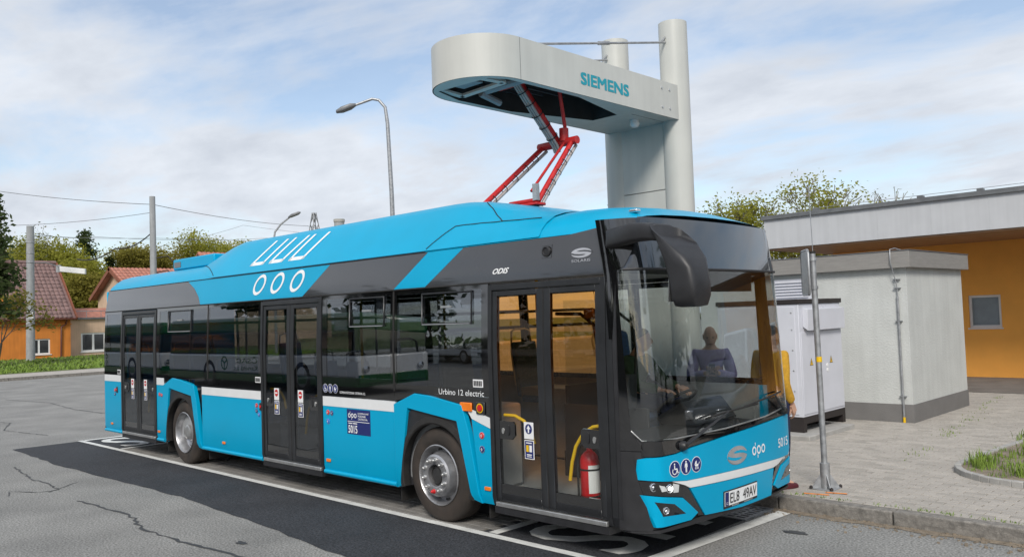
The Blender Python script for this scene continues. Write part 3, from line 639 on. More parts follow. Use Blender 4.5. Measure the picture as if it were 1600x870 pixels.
mk('button', MB().lathe(on_side(.018)(10.0, 1.19), (0, -1, 0), [(.034, 0), (.03, .012), (0, .014)], 18), 'red', b); ring2d(10.0, 1.19, .046, .036, on_side(.0205), mb=(mbx := MB())); mk('button_ring', mbx, 'yellow', b)
mk('side_indicator', side(rect(9.71, 9.88, 1.15, 1.235), .02, .02), 'orange_lens', bus, bevel=.012)
for x0, z0 in ((10.02, .42), (7.32, .43), (4.7, .42), (2.52, .42), (.55, .42)): mk('side_marker', side(rect(x0, x0+.085, z0, z0+.035), .014, .014), 'orange_lens', bus, bevel=.006)
b = mk('fleet_plate', side(rect(7.755, 8.205, .785, 1.065), .002, .003), 'navy', bus)
fo = on_side(.0045)
def dpo(u0, u1, v0, v1, fo, parent, name='logo'):
    w = (u1-u0)/3.1; r_ = w*.46; c = (v0+v1)/2; mbx = MB()
    for k in range(3): ring2d(u0+w*.5+k*w*1.05, c, (r_, r_*1.02), (r_*.58, r_*.6), fo, 20, mbx)
    mbx.add([fo(*q) for q in rect(u0+w*.72, u0+w*.86, c+r_*1.12, c+r_*1.8)], [(0,1,2,3)]).add([fo(*q) for q in rect(u0+w*1.22, u0+w*1.36, c-r_*1.8, c-r_*1.02)], [(0,1,2,3)])
    return mk(name, mbx, 'letter_white', parent)
dpo(7.78, 7.95, .95, 1.04, fo, b)
for k, s in enumerate(('DOPRAVNÍ', 'PODNIK', 'OSTRAVA')): lettering('lettering', s, 7.975, 7.975+(.2, .15, .18)[k], 1.015-k*.033, 1.038-k*.033, fo, 'letter_white', b, .01)
mk('rule', flat2d([rect(7.77, 8.19, .926, .932)], fo), 'letter_white', b)
mk('print', flat2d([rect(7.785, 7.862, .902, .913), rect(7.874, 7.955, .902, .913)], fo), 'sticker', b); lettering('lettering', '5015', 7.785, 7.955, .80, .885, fo, 'letter_white', b, .03)
fo = on_side(.0052)
lettering('lettering', 'DOPRAVNÍ PODNIK OSTRAVA A.S.', 7.63, 8.13, 1.235, 1.268, fo, 'letter_white', bus, .006)
lettering('lettering', 'Urbino 12 electric', 9.39, 10.05, 1.298, 1.355, fo, 'letter_white', bus, .0)
def pict(kind, cu, cv, s, fo0, off, parent):
    """round navy pictogram: wheelchair, person, pram"""
    F0, F1, F2 = fo0(off), fo0(off+.0015), fo0(off+.003)
    b = mk('pictogram', flat2d([disc2d(cu, cv, s, s)], F0), 'letter_white', parent); mk('disc', flat2d([disc2d(cu, cv, s*.92, s*.92)], F1), 'navy', b)
    mbx = MB(); q = lambda pts: mbx.add([F2(cu+x*s, cv+y*s) for x, y in pts], [tuple(range(len(pts)))])
    if kind == 0:
        q(disc2d(-.08, .58, .12, .12, 12)); q([(-.18, .42), (0, .42), (.02, .05), (.4, .05), (.55, -.45), (.4, -.5), (.25, -.1), (-.14, -.1)]); ring2d(cu-.1*s, cv-.28*s, .42*s, .3*s, F2, 20, mbx, 130, 370); q([(.4, -.5), (.62, -.42), (.62, -.52), (.42, -.6)])
    elif kind == 1:
        q(disc2d(0, .62, .13, .13, 12)); q([(-.2, .45), (.2, .45), (.3, -.05), (.2, -.08), (.14, .2), (.14, -.7), (.02, -.7), (0, -.2), (-.02, -.7), (-.14, -.7), (-.14, .2), (-.2, -.08), (-.3, -.05)])
    else:
        q([(-.45, .05), (.4, .05), (.25, -.25), (-.25, -.25)]); q([(-.4, .08), (0, .08), (0, .5), (-.25, .38)]); q([(.4, .05), (.55, .3), (.62, .26), (.47, 0)])
        ring2d(cu-.2*s, cv-.45*s, .15*s, .07*s, F2, 12, mbx); ring2d(cu+.2*s, cv-.45*s, .15*s, .07*s, F2, 12, mbx)
    mk('figure', mbx, 'letter_white', b)
for k in range(3): pict(k, 7.325+k*.105, 1.285, .052, on_side, .003, bus)
for k in range(3): pict(k, .315+k*.137, .765, .066, on_front, .0085, bus)
for x0, z0 in ((9.9, 1.385), (.86, 1.3), (5.66, 1.3)):
    b = sticker(x0, x0+.14, z0, z0+.075, off=.004)
    mk('print', flat2d([rect(x0+.012+i*.024, x0+.03+i*.024, z0+.012, z0+.062) for i in range(5)], on_side(.0065)), 'interior_dark', b)
# white line artwork on the roof side
fo = on_side(.004)
for cx in (5.72, 6.18, 6.66):
    mbx = MB(); ring2d(cx, 2.585, (.145, .135), (.103, .096), fo, 32, mbx, shear=.55); mk('ring_artwork', mbx, 'letter_white', bus)
# ---- emblems on the cant panel
fo = on_side(.004)
lettering('lettering', 'ODIS', 10.17, 10.37, 2.455, 2.505, fo, 'letter_white', bus, .03, .15)
lettering('lettering', 'SOLARIS', 11.16, 11.37, 2.497, 2.52, fo, 'silver_logo', bus, .006)
def s_emblem(cu, cv, ru, rv, fo, fo2, cut, parent):
    """oval S: a silver oval with two lens-shaped counters in the colour of the panel"""
    e = mk('emblem', flat2d([disc2d(cu, cv, ru, rv, 40)], fo), 'silver_logo', parent)
    lens = [(1.03, .10), (.86, .50), (.62, .44), (.25, .56), (-.2, .52), (-.5, .34), (-.42, .24), (.1, .16), (.5, .0), (.78, -.22), (.9, -.1)]
    lens = [(1.04, .16), (.72, .40), (.3, .55), (-.12, .55), (-.45, .40), (-.30, .30), (.2, .25), (.62, .12), (.97, -.12), (1.04, -.05)]
    for sg_ in (1, -1): mk('counter', flat2d([[(cu+sg_*x*ru, cv+sg_*y*rv) for x, y in lens]], fo2), cut, e)
    return e
s_emblem(11.265, 2.575, .115, .042, on_side(.004), on_side(.0055), 'charcoal', bus)
b = mk('camera_housing', side(rect(10.8, 10.92, 2.56, 2.68), .004, .01), 'gloss_black', bus); mk('lens', MB().lathe(on_side(.004)(10.86, 2.62), (0, -1, 0), [(.05, 0), (.05, .014), (.036, .02), (.03, .008), (0, .008)], 22), 'black_plastic', b, smooth=40)
# ---- roof shells
def sec(x, prof, jog=0): return [(x+jog*(p[1]-2.75), p[0], p[1]) for p in prof]+[(x+jog*(p[1]-2.75), BW-p[0], p[1]) for p in reversed(prof)]
base = [(.09, 2.75), (.12, 2.81), (.19, 2.88), (.30, 2.95), (.48, 3.0), (.8, 3.03), (1.2, 3.04)]
secs = [sec(.27, [(y+.015, 2.75+(z-2.75)*.9) for y, z in base]), sec(.36, base)]+[sec(x, base) for x in (2, 4, 6, 8, 10, 11.0)]
secs.append(sec(11.25, [(y, z-.012*(z-2.75)/.3) for y, z in base]))
fr_ = []
for i, (y, z) in enumerate(base):
    zz = 2.80+(z-2.75)*.28; fr_.append((y+.02, zz))
secs.append([(11.55, p[1], p[2]) for p in sec(11.55, [(y+.005, 2.765+(z-2.75)*.75) for y, z in base])])
secs.append([(X0(2.86)-kk(p[1])-.02, p[1], p[2]) for p in sec(0, fr_)])
roof = mk('roof', MB().loft(secs), 'bus_blue_mat', bus, smooth=50)
mk('rear_roof_cap', MB().prism([(.262, p[1], p[2]) for p in secs[0]], (.01, 0, 0)), 'bus_blue_mat', bus)
hump = [(.084, 2.757), (.135, 2.83), (.205, 2.93), (.32, 3.07), (.45, 3.22), (.55, 3.285), (.66, 3.30), (1.2, 3.30)]
def hs(x, k, jog=0, lift=0):
    # k = share of full hump height above the base shell
    out_ = []
    for (y, z) in hump:
        zb = lerp_tab(y, [p[0] for p in base], [p[1] for p in base])+.012
        out_.append((y, max(zb+(z-zb)*k, zb*(1 if k < 1 else 1)-(.0 if k > .02 else .03))))
    return sec(x, out_, jog)
secs = [hs(4.3, .0, -3.6), hs(4.32, .06, -3.2), hs(4.36, .45, -1.7), hs(4.45, .82, -.75), hs(4.6, 1., -.3)]+[hs(x, 1.) for x in (5, 5.6, 6.2, 6.8, 7.4, 8, 8.6, 9.1)]
n = len(secs[0])
def nose(x, k, low): # front part of the hump: its lower edge climbs up the shell
    q = hs(x, k); o2 = []
    for p in q: o2.append((p[0], p[1], p[2]))
    return o2
secs += [nose(9.3, .98, 0), nose(9.55, .88, 0), nose(9.8, .68, 0), nose(10.1, .42, 0), nose(10.4, .2, 0), nose(10.65, .04, 0), nose(10.75, .0, 0)]
hc = mk('roof_cover', MB().loft(secs), 'bus_blue_mat', bus, smooth=42)
def hump_at(x, v):  # v: height 2.757..3.28 on the near flank
    y = lerp_tab(v, [p[1] for p in hump[:6]], [p[0] for p in hump[:6]]); return (x, y-.005, v+.001)
for a, b_, c, d in ((5.55, 5.31, 5.61, 5.84), (6.05, 5.81, 6.10, 6.37), (6.52, 6.31, 6.62, 6.85)):
    mbx = MB(); w = .055
    def strip(p, q, w):
        nseg = 6; P = []
        for i in range(nseg+1):
            t = i/nseg; x = p[0]+(q[0]-p[0])*t; z = p[1]+(q[1]-p[1])*t; P += [hump_at(x-w/2, z), hump_at(x+w/2, z)]
        mbx.add(P, [(2*i, 2*i+1, 2*i+3, 2*i+2) for i in range(nseg)])
    strip((b_, 2.86), (a, 3.2), w); strip((c, 2.86), (d, 3.2), w)
    mbx.add([hump_at(b_-w/2, 2.86), hump_at(c+w/2, 2.86), hump_at(c+w/2+.02, 2.905), hump_at(b_-w/2+.02, 2.905)], [(0,1,2,3)])
    mk('line_artwork', mbx, 'letter_white', bus)
# dark joints on the shell
mk('roof_joint', MB().tube([(.3, .08, 2.749), (9.14, .08, 2.749)], .005, 5), 'rubber', bus)
# joint lines: drop straight down onto the roof shells
_dg = bpy.context.evaluated_depsgraph_get()
def joint(a, b_, n_=14):
    P = []
    for i in range(n_+1):
        t = i/n_; x = a[0]+(b_[0]-a[0])*t; y = a[1]+(b_[1]-a[1])*t; z = a[2]+(b_[2]-a[2])*t; best = z; hit = False
        for ob in (roof, hc):
            o0 = origin(ob); ok, loc, nn, _ = ob.ray_cast(Vector((x, y, 5))-o0, Vector((0, 0, -1)))
            if ok: best = max(best, loc.z+o0.z+.003) if hit else loc.z+o0.z+.003; hit = True
        P.append((x, y, best))
    mk('roof_joint', MB().tube(P, .0055, 5), 'rubber', bus)
joint((9.14, .095, 2.752), (9.42, .265, 3.02)); joint((9.42, .265, 3.02), (10.6, .30, 2.96)); joint((4.3, .10, 2.752), (3.5, .36, 2.98)); joint((9.6, .56, 3.2), (10.1, .28, 3.0))
mk('roof_box', MB().box(1.9, 3.4, .55, 1.15, 3.02, 3.2), 'bus_blue_mat', bus, bevel=.02)
mk('vent_slots', MB().box(1.95, 2.2, .545, .56, 3.06, 3.15), 'charcoal', bus)
# ---- front mask
mk('mask_backing', front([(.02, .3), (BW-.02, .3), (BW-.02, 1.02), (.02, 1.02)], -.03, .02), 'black_plastic', bus, smooth=40)
mk('corner_pillar', front([(.0, .93), (.075, .93), (.035, 1.08), (.03, 2.4), (.06, 2.43), (.2, 2.83), (.0, 2.83)], .001, .03), 'gloss_black', bus, smooth=50)
mk('corner_pillar', front([(.0, .29), (.11, .29), (.05, .7), (.035, .925), (.0, .925)], .004, .03), 'black_plastic', bus, smooth=50)
mk('corner_pillar', side(rect(11.538, 11.60, .3, 2.378), .004, .04), 'black_alu', bus)
mk('corner_pillar', side([(11.602, .3), (11.64, .3), (11.64, 2.378), (11.602, 2.378)], .002, .04), 'black_plastic', bus)
mk('corner_pillar', front(mir([(.0, .93), (.09, .93), (.05, 1.1), (.045, 2.4), (.06, 2.43), (.2, 2.83), (.0, 2.83)]), .001, .03), 'gloss_black', bus, smooth=50)
mk('corner_pillar', front(mir([(.0, .29), (.11, .29), (.05, .7), (.035, .925), (.0, .925)]), .004, .03), 'black_plastic', bus, smooth=50)
ws_b = [(.07, 1.01), (.35, 1.005), (1.05, 1.01), (1.8, 1.03), (2.2, 1.06), (BW-.07, 1.10)]
ws = mk('windscreen', front(ws_b+[(BW-.04, 2.40), (.035, 2.40), (.035, 1.08)], .0, .006), 'g_wind', bus, smooth=50)
mk('windscreen_trim', MB().tube([on_front(.004)(y, z) for y, z in [(.035, 1.09)]+ws_b+[(BW-.05, 1.2)]], .006, 6), 'steel', ws, smooth=60)
mk('windscreen_base', front([(.075, .885), (.35, .89), (.5, .915), (1.03, .953), (1.6, .975), (2.2, .995), (BW-.085, 1.01)]+[(BW-.075, 1.095), (2.2, 1.053), (1.8, 1.023), (1.05, 1.003), (.35, .998), (.078, 1.003)], .001, .02), 'gloss_black', bus, smooth=50)
hd = mk('destination_sign', front([(.045, 2.405), (BW-.045, 2.405), (BW-.06, 2.43), (BW-.2, 2.84), (.205, 2.84), (.065, 2.43)], .002, .03), 'dark_glass', bus, smooth=50)
mk('sign_lip', MB().tube([on_front(.008)(y, 2.402) for y in YL[2:13]+sorted(YL[13:])[:-3]], .012, 6), 'black_plastic', hd, smooth=60)
mk('marker_lamp', MB().box(11.60, 11.69, .30, .36, 2.895, 2.925), 'lamp_chrome', bus, bevel=.01)
# blue mask parts
up = [(.05, .70), (.25, .675), (.46, .65), (1.0, .638), (1.6, .62), (2.12, .6), (2.3, .6), (BW-.07, .72), (BW-.09, .98), (2.2, .985), (1.6, .965), (1.03, .943), (.5, .905), (.35, .88), (.1, .875), (.06, .86)]
mk('front_panel', front(up, .006, .03), 'bus_blue', bus, smooth=40)
mk('white_stripe', front([(.28, .668), (.44, .615), (.5, .585), (1.0, .567), (1.92, .535), (2.04, .55), (2.2, .597), (2.12, .597), (1.6, .617), (1.0, .635), (.46, .647)], .005, .03), 'white_film', bus, smooth=40)
mk('bumper', front([(.5, .58), (.70, .325), (1.27, .29), (1.86, .285), (1.92, .53), (1.0, .562)], .006, .04), 'bus_blue', bus, smooth=40)
def head(mir_):
    fx = mir if mir_ else (lambda p: p)
    h = mk('headlight', front(fx([(.045, .69), (.27, .668), (.42, .63), (.49, .58), (.70, .325), (.615, .335), (.6, .37), (.48, .47), (.41, .525), (.06, .585)]), -.004, .02), 'gloss_black', bus, smooth=40)
    f = mk('fog_surround', front(fx([(.055, .58), (.4, .52), (.48, .46), (.6, .365), (.51, .32), (.125, .32)][:6]), .008, .03), 'bus_blue', bus, smooth=40)
    mk('fog_recess', front(fx([(.115, .525), (.3, .485), (.44, .385), (.17, .405)]), .0095, .004), 'gloss_black', f, smooth=40)
    for y, z, r_, m_, hp_ in ((.115, .64, .034, 'lamp_chrome', h), (.255, .615, .036, 'lamp_lit', h), (.195, .448, .03, 'lamp_chrome', f)):
        y = BW-y if mir_ else y; c = on_front((.012 if hp_ is f else -.002)-(.014 if mir_ else 0))(y, z)
        nrm = Vector((1, -.35 if not mir_ else .1, 0)).normalized()
        l = mk('lamp', MB().lathe(c, nrm, [(r_, -.01), (r_, .006), (r_*.85, .008), (r_*.75, -.004), (r_*.5, -.008)], 22), 'lamp_chrome', hp_, smooth=40)
        l2 = MB().lathe(c, nrm, [(r_*.5, -.008), (r_*.45, .004), (0, .012)], 18)
        mk('lens', l2, m_ if m_ == 'lamp_lit' else 'g_clear' if 0 else 'lamp_chrome', hp_, smooth=60)
    mk('light_guide', front(fx([(.15, .655), (.2, .64), (.23, .6), (.17, .6)]), .0, .004), 'interior_light', h); mk('light_guide', front(fx([(.3, .65), (.37, .63), (.36, .57), (.3, .575)]), .0, .004), 'interior_light', h)
head(False); head(True)
mk('underlip', front([(.03, .27), (.6, .27), (1.9, .262), (BW-.03, .27), (BW-.03, .287), (1.87, .28), (.7, .318), (.03, .287)], -.01, .05), 'black_plastic', bus)
pl = mk('number_plate', front(rect(.965, 1.545, .325, .475), .012, .012), 'black_plastic', bus)
mk('plate_face', front(rect(.975, 1.535, .345, .465), .016, .003), 'letter_white', pl); mk('plate_band', front(rect(.978, 1.035, .347, .463), .0175, .0005), 'navy', pl)
lettering('lettering', 'EL8  49AV', 1.055, 1.515, .362, .45, on_front(.0192), 'interior_dark', pl, .008)
lettering('lettering', 'CZ', .99, 1.022, .357, .378, on_front(.0195), 'letter_white', pl)
lettering('lettering', 'SOLARIS', 1.09, 1.2, .329, .34, on_front(.0135), 'letter_white', pl); lettering('lettering', 'solarisbus.com', 1.3, 1.45, .329, .34, on_front(.0135), 'letter_white', pl)
eb = mk('emblem_plate', front(disc2d(1.21, .755, .168, .08, 32), .0085, .004), 'interior_grey', bus); s_emblem(1.21, .755, .16, .075, on_front(.0105), on_front(.012), 'bus_blue', eb)
dpo(1.47, 1.74, .70, .80, on_front(.009), bus)
lettering('lettering', '5015', 2.05, 2.3, .70, .785, on_front(.009), 'letter_white', bus, .02)
# wipers
for a, b_, c, d, e in (((.42, .94), (1.02, 1.16), (.72, 1.13), (1.60, 1.17), .05), ((2.22, 1.04), (1.93, 1.22), (1.35, 1.17), (2.15, 1.23), .06)):
    w = mk('wiper', MB().tube([on_front(.03)(*a), on_front(.06)(*b_)], [.016, .008], 6), 'black_plastic', bus)
    mk('blade', MB().tube([on_front(.03)(*c), on_front(.05)(*b_), on_front(.03)(*d)], .009, 5), 'rubber', w)
    mk('pivot', MB().lathe(on_front(.0)(*a), (1, 0, 0), [(.04, 0), (.04, .03), (.025, .05), (0, .05)], 14), 'black_plastic', w, smooth=40)
# ---- door-side mirror: an arm off the roof corner and a hanging housing
def blob(path):    # path: centre, half width vector, half height vector -> rounded superellipse sections
    secs = []
    for c, a, b_ in path:
        c, a, b_ = Vector(c), Vector(a), Vector(b_); q = []
        for i in range(20):
            t = 2*math.pi*i/20; ct, st = math.cos(t), math.sin(t); q.append(c+a*math.copysign(abs(ct)**.42, ct)+b_*math.copysign(abs(st)**.42, st))
        secs.append(q)
    return MB().loft(secs, closed=True, caps=True)
mir_ = mk('wing_mirror', blob([((11.55, .06, 2.635), (0, .03, 0), (.01, 0, .05)), ((11.62, .02, 2.66), (0, .07, 0), (0, 0, .075)), ((11.9, -.03, 2.685), (0, .085, 0), (0, 0, .075)), ((12.05, -.04, 2.68), (.02, .09, 0), (-.01, 0, .07)), ((12.2, -.04, 2.65), (.03, .1, 0), (-.03, 0, .07))]), 'black_plastic', bus, smooth=50)
mk('mirror_housing', blob([((12.12, -.03, 2.68), (.0, .06, 0), (-.02, 0, .03)), ((12.19, -.04, 2.675), (.02, .12, 0), (-.06, 0, .06)), ((12.28, -.05, 2.62), (.05, .135, 0), (-.10, 0, .085)), ((12.35, -.06, 2.5), (.02, .14, .0), (-.135, 0, .07)), ((12.385, -.06, 2.38), (.0, .14, 0), (-.125, 0, .02)), ((12.41, -.06, 2.25), (0, .138, 0), (-.115, 0, -.01)), ((12.415, -.06, 2.15), (0, .13, 0), (-.115, 0, -.01)), ((12.41, -.055, 2.085), (0, .10, 0), (-.10, 0, 0)), ((12.40, -.05, 2.075), (0, .05, 0), (-.06, 0, 0))]), 'black_plastic', mir_, smooth=55)
mk('mirror_glass', MB().obox((12.285, -.05, 2.25), (.004, 0, 0), (0, .11, 0), (.01, 0, .13)), 'lamp_chrome', mir_)
# ---- rear wall
mk('rear_wall', MB().box(.22, .26, .06, BW-.06, .31, 2.74), 'bus_blue', bus, bevel=.02)
mk('rear_corner', MB().tube([(.255, .03, .3), (.255, .035, 1.2), (.265, .09, 2.38), (.28, .13, 2.75)], .03, 10), 'black_plastic', bus, smooth=60)
# ---- chassis and cabin
mb = MB().box(.3, 11.5, .62, BW-.62, .30, .36)
for a, b_ in ((.3, 2.78), (4.02, 8.68), (9.92, 11.5)): mb.box(a, b_, .08, .619, .30, .36).box(a, b_, BW-.619, BW-.08, .30, .36)
mk('floor', mb, 'interior_grey', bus)
mb = MB().box(9.98, 11.6, 1.2, BW-.08, .361, .62); mk('cab_podium', mb, 'interior_dark', bus)
mk('ceiling', MB().box(.3, 11.55, .12, BW-.12, 2.42, 2.44), 'interior_light', bus)
for a, b_, z in ((8.66, 9.94, 1.18), (2.76, 4.04, 1.14)):
    for ya in (.12, BW-.62): mk('wheel_box', MB().box(a, b_, ya, ya+.5, .36, z), 'interior_grey', bus, bevel=.03)
mk('cab_partition', MB().box(9.98, 10.02, 1.25, BW-.12, .62, 1.3), 'interior_dark', bus); mk('partition_glass', MB().box(9.995, 10.005, 1.25, BW-.12, 1.3, 2.2), 'g_clear', bus)
mk('side_lining', MB().box(.3, 11.55, BW-.06, BW-.04, .37, 1.26), 'interior_grey', bus)
mk('cab_door', MB().box(10.03, 11.1, 1.16, 1.19, .37, 1.12), 'interior_dark', bus, bevel=.01)
mk('dashboard', MB().prism([(11.1, .25, .95), (11.75, .25, .92), (11.75, .25, .45), (11.35, .25, .45)], (0, BW-.5, 0)), 'interior_dark', bus, bevel=.04)
mk('instrument_panel', MB().prism([(11.0, 1.4, 1.0), (11.32, 1.4, 1.18), (11.5, 1.4, .96), (11.1, 1.4, .9)], (0, .75, 0)), 'interior_dark', bus, bevel=.03)
sw = MB(); c = Vector((11.02, 1.78, 1.13)); ax = Vector((-.55, 0, .83)).normalized(); u_ = Vector((0, 1, 0)); v_ = ax.cross(u_)
sw.tube([c+(u_*math.cos(i*.2618)+v_*math.sin(i*.2618))*.22 for i in range(25)], .015, 8, caps=False); sw.tube([c-u_*.21, c+u_*.21], .018, 6); sw.tube([c, c+Vector((.2, 0, -.25))], .04, 8)
mk('steering_wheel', sw, 'rubber', bus, smooth=60)
def seat(x, y, m_='seat_blue', z=.78, fw=1):
    s = mk('seat', MB().box(x-.2, x+.22, y-.21, y+.21, z, z+.09), m_, bus, bevel=.03)
    mk('backrest', MB().prism([(x-.2*fw, y-.21, z+.06), (x-.27*fw, y-.21, z+.06), (x-.36*fw, y-.21, z+.72), (x-.31*fw, y-.21, z+.74)], (0, .42, 0)), m_, s, bevel=.03)
    mk('seat_base', MB().box(x-.1, x+.14, y-.15, y+.15, .361, z-.001), 'interior_dark', s)
    mk('grab_rail', MB().tube([(x-.3*fw, y-.19, z+.2), (x-.36*fw, y-.19, z+.6), (x-.38*fw, y-.16, z+.86), (x-.385*fw, y-.08, z+.89), (x-.385*fw, y+.08, z+.89), (x-.38*fw, y+.16, z+.86), (x-.36*fw, y+.19, z+.6), (x-.3*fw, y+.19, z+.2)], .014, 6), 'steel', s, smooth=60)
for x, y, m_, z, fw in ((9.55, .38, 'seat_tan', 1.0, 1), (8.75, .38, 'seat_blue', .95, 1), (8.0, .4, 'seat_blue', .6, -1), (5.2, .38, 'seat_blue', .7, 1), (4.5, .38, 'seat_blue', .7, 1), (3.65, .38, 'seat_blue', 1.0, 1), (2.95, .38, 'seat_blue', 1.0, -1), (8.9, 2.1, 'seat_blue', 1.0, 1), (8.0, 2.1, 'seat_blue', .7, 1), (7.2, 2.1, 'seat_blue', .7, 1), (5.3, 2.1, 'seat_blue', .7, 1), (4.4, 2.1, 'seat_blue', .7, 1), (3.3, 2.1, 'seat_blue', 1.0, 1), (.9, 1.3, 'seat_blue', .9, 1), (.9, .5, 'seat_blue', .9, 1)): seat(x, y, m_, z, fw)
mk('driver_seat', MB().prism([(10.35, 1.55, .98), (10.25, 1.55, .98), (10.12, 1.55, 1.85), (10.25, 1.55, 1.85)], (0, .5, 0)).box(10.3, 10.8, 1.55, 2.05, .92, 1.02).box(10.4, 10.7, 1.65, 1.95, .62, .92), 'seat_blue', bus, bevel=.05)
for x, y in ((10.08, .75), (7.3, .55), (7.3, 1.9), (5.75, .55), (5.75, 1.9), (2.5, .55), (2.5, 1.9), (8.6, .7), (4.1, .7)):
    mk('pole', MB().tube([(x, y, .36), (x, y, 2.42)], .017, 8), 'yellow' if x in (10.08, 7.3) else 'steel', bus, smooth=60)
for y in (.8, 1.72): mk('ceiling_rail', MB().tube([(.8, y, 2.1), (9.9, y, 2.1)], .016, 8), 'steel', bus, smooth=60)
mk('cab_rail', MB().tube([(10.95, 1.15, 1.1), (11.0, 1.15, 1.7), (10.95, 1.15, 1.95), (10.8, 1.15, 2.05), (10.5, 1.15, 2.06)], .017, 8), 'black_alu', bus, smooth=60)
mk('cab_rail', MB().tube([(11.1, .45, .5), (11.1, .45, 1.7), (11.05, .45, 1.95), (10.9, .45, 2.05), (10.6, .45, 2.06)], .017, 8), 'black_alu', bus, smooth=60)
mk('ticket_machine', MB().box(10.85, 11.0, 1.0, 1.14, 1.12, 1.45), 'interior_dark', bus, bevel=.015)
mk('sun_blind', MB().box(11.55, 11.6, 1.3, 2.35, 2.22, 2.4), 'interior_dark', bus)
mk('sign_box', MB().box(11.3, 11.72, .2, BW-.2, 2.4, 2.8), 'interior_dark', bus)
# fire extinguisher standing behind the front door
fe = thing('fire_extinguisher', (11.13, .22, .37), 'red fire extinguisher standing behind the front door glass', 'extinguisher')
mk('cylinder', MB().lathe((11.13, .22, .37), (0, 0, 1), [(0, 0), (.075, .005), (.085, .03), (.085, .40), (.075, .44), (.05, .47), (.025, .49), (.025, .51), (0, .51)], 26), 'red', fe, smooth=40)
mk('valve', MB().tube([(11.13, .22, .875), (11.13, .22, .93)], .02, 10), 'steel', fe); mk('lever', MB().obox((11.16, .21, .96), (.075, 0, .045), (0, .012, 0), (-.004, 0, .01)).obox((11.17, .21, .925), (.07, 0, -.005), (0, .012, 0), (0, 0, .008)), 'red', fe)
mk('hose', MB().tube([(11.11, .2, .93), (11.06, .18, .9), (11.035, .17, .8), (11.035, .17, .5), (11.045, .16, .42)], .01, 7), 'rubber', fe, smooth=60)
for z in (.47, .7): mk('strap', MB().lathe((11.13, .22, z), (0, 0, 1), [(.087, -.008), (.0885, -.008), (.0885, .008), (.087, .008)], 24), 'rubber', fe)
mbx = MB(); P = []
for i in range(7):
    a = R(-60+i*14); P += [(11.13+math.cos(a)*.0865, .22+math.sin(a)*.0865, .5), (11.13+math.cos(a)*.0865, .22+math.sin(a)*.0865, .74)]
mk('label_print', mbx.add(P, [(2*i, 2*i+2, 2*i+3, 2*i+1) for i in range(6)]), 'sticker', fe)
# ================================================================ charging mast
ms = thing('charging_mast', (9.4, 3.75, KZ), 'grey overhead bus charging mast with twin columns and a round-ended arm', 'charging station')
for cx in (9.87, 8.92):
    mk('column', MB().tube([(cx, 3.78, KZ-.01), (cx, 3.78, 5.80)], .185, 36), 'mast', ms, smooth=40)
mk('back_panel', MB().box(8.98, 9.82, 3.66, 3.74, .2, 3.62), 'mast', ms); mk('back_panel', MB().box(8.98, 9.82, 3.66, 3.74, 3.632, 4.495), 'mast', ms)
AXC, AH, AY, AZ0, AZ1 = 9.44, .555, .72, 4.49, 4.935
def arm_outline(h, y1=3.72): return [(AXC+h, y1)]+[(AXC+h*math.cos(R(a)), AY+h*math.sin(R(a))) for a in [-k*7.5 for k in range(25)]]+[(AXC-h, y1)]
oo = arm_outline(AH); ii = arm_outline(AH-.012)
mb = MB(); n = len(oo); mb.add([(x, y, AZ0) for x, y in oo]+[(x, y, AZ1) for x, y in oo], [(i, i+1, n+i+1, n+i) for i in range(n-1)]+[(n-1, 0, n, 2*n-1)])
arm = mk('arm', mb, 'mast', ms, smooth=30)
mk('arm_top', MB().add([(x, y, AZ1-.002) for x, y in ii], [tuple(range(len(ii)))]), 'mast', ms)
# underside with an opening: rim strips
slot = [(AXC+.37, .42), (AXC+.47, .62), (AXC+.47, 1.75), (AXC+.22, 2.78), (AXC-.16, 2.78), (AXC-.47, 1.6), (AXC-.47, .78), (AXC-.33, .36)]
bm = bmesh.new(); z = AZ0+.001
ov = [bm.verts.new((x, y, z)) for x, y in ii]; sv_ = [bm.verts.new((x, y, z)) for x, y in slot]
eo = [bm.edges.new((ov[i], ov[(i+1) % len(ov)])) for i in range(len(ov))]; es = [bm.edges.new((sv_[i], sv_[(i+1) % 8])) for i in range(8)]
bmesh.ops.triangle_fill(bm, use_beauty=True, use_dissolve=False, edges=eo+es)
mbx = MB(); bm.verts.index_update(); mbx.add([v.co for v in bm.verts], [tuple(v.index for v in f.verts) for f in bm.faces]); bm.free()
mk('arm_underside', mbx, 'mast', ms)
mb = MB(); mb.add([(x, y, AZ0+.002) for x, y in slot]+[(x, y, AZ1-.06) for x, y in slot], [(i, (i+1) % 8, 8+(i+1) % 8, 8+i) for i in range(8)]+[tuple(range(8, 16))]); mk('arm_cavity', mb, 'dark_cavity', ms)
fr = MB()
for a, b_ in (((9.1, .36), (9.7, .40)), ((9.7, .40), (9.74, .73)), ((9.74, .73), (9.05, .76)), ((9.05, .76), (9.1, .36))):
    fr.obox(((a[0]+b_[0])/2, (a[1]+b_[1])/2, AZ0+.03), ((b_[0]-a[0])/2, (b_[1]-a[1])/2, 0), (-(b_[1]-a[1])*.04/math.dist(a, b_), (b_[0]-a[0])*.04/math.dist(a, b_), 0), (0, 0, .012))
mk('service_frame', fr, 'mast', ms)
mk('service_motor', MB().box(9.2, 9.5, .45, .65, AZ0+.06, AZ0+.2).tube([(9.1, 1.0, 4.6), (9.8, 1.0, 4.6)], .05, 10).tube([(9.15, .95, 4.56), (9.15, 1.25, 4.5)], .04, 8), 'interior_grey', ms)
for k in range(7): mk('cavity_rail', MB().box(9.0+k*.13, 9.03+k*.13, .5+abs(k-3)*.08, 2.5-abs(k-3)*.25, 4.7, 4.75), 'interior_dark', ms)
lettering('lettering', 'SIEMENS', 1.70, 2.58, 4.615, 4.745, lambda u, v: (AXC+AH+.003, u, v), 'teal', ms, .05)
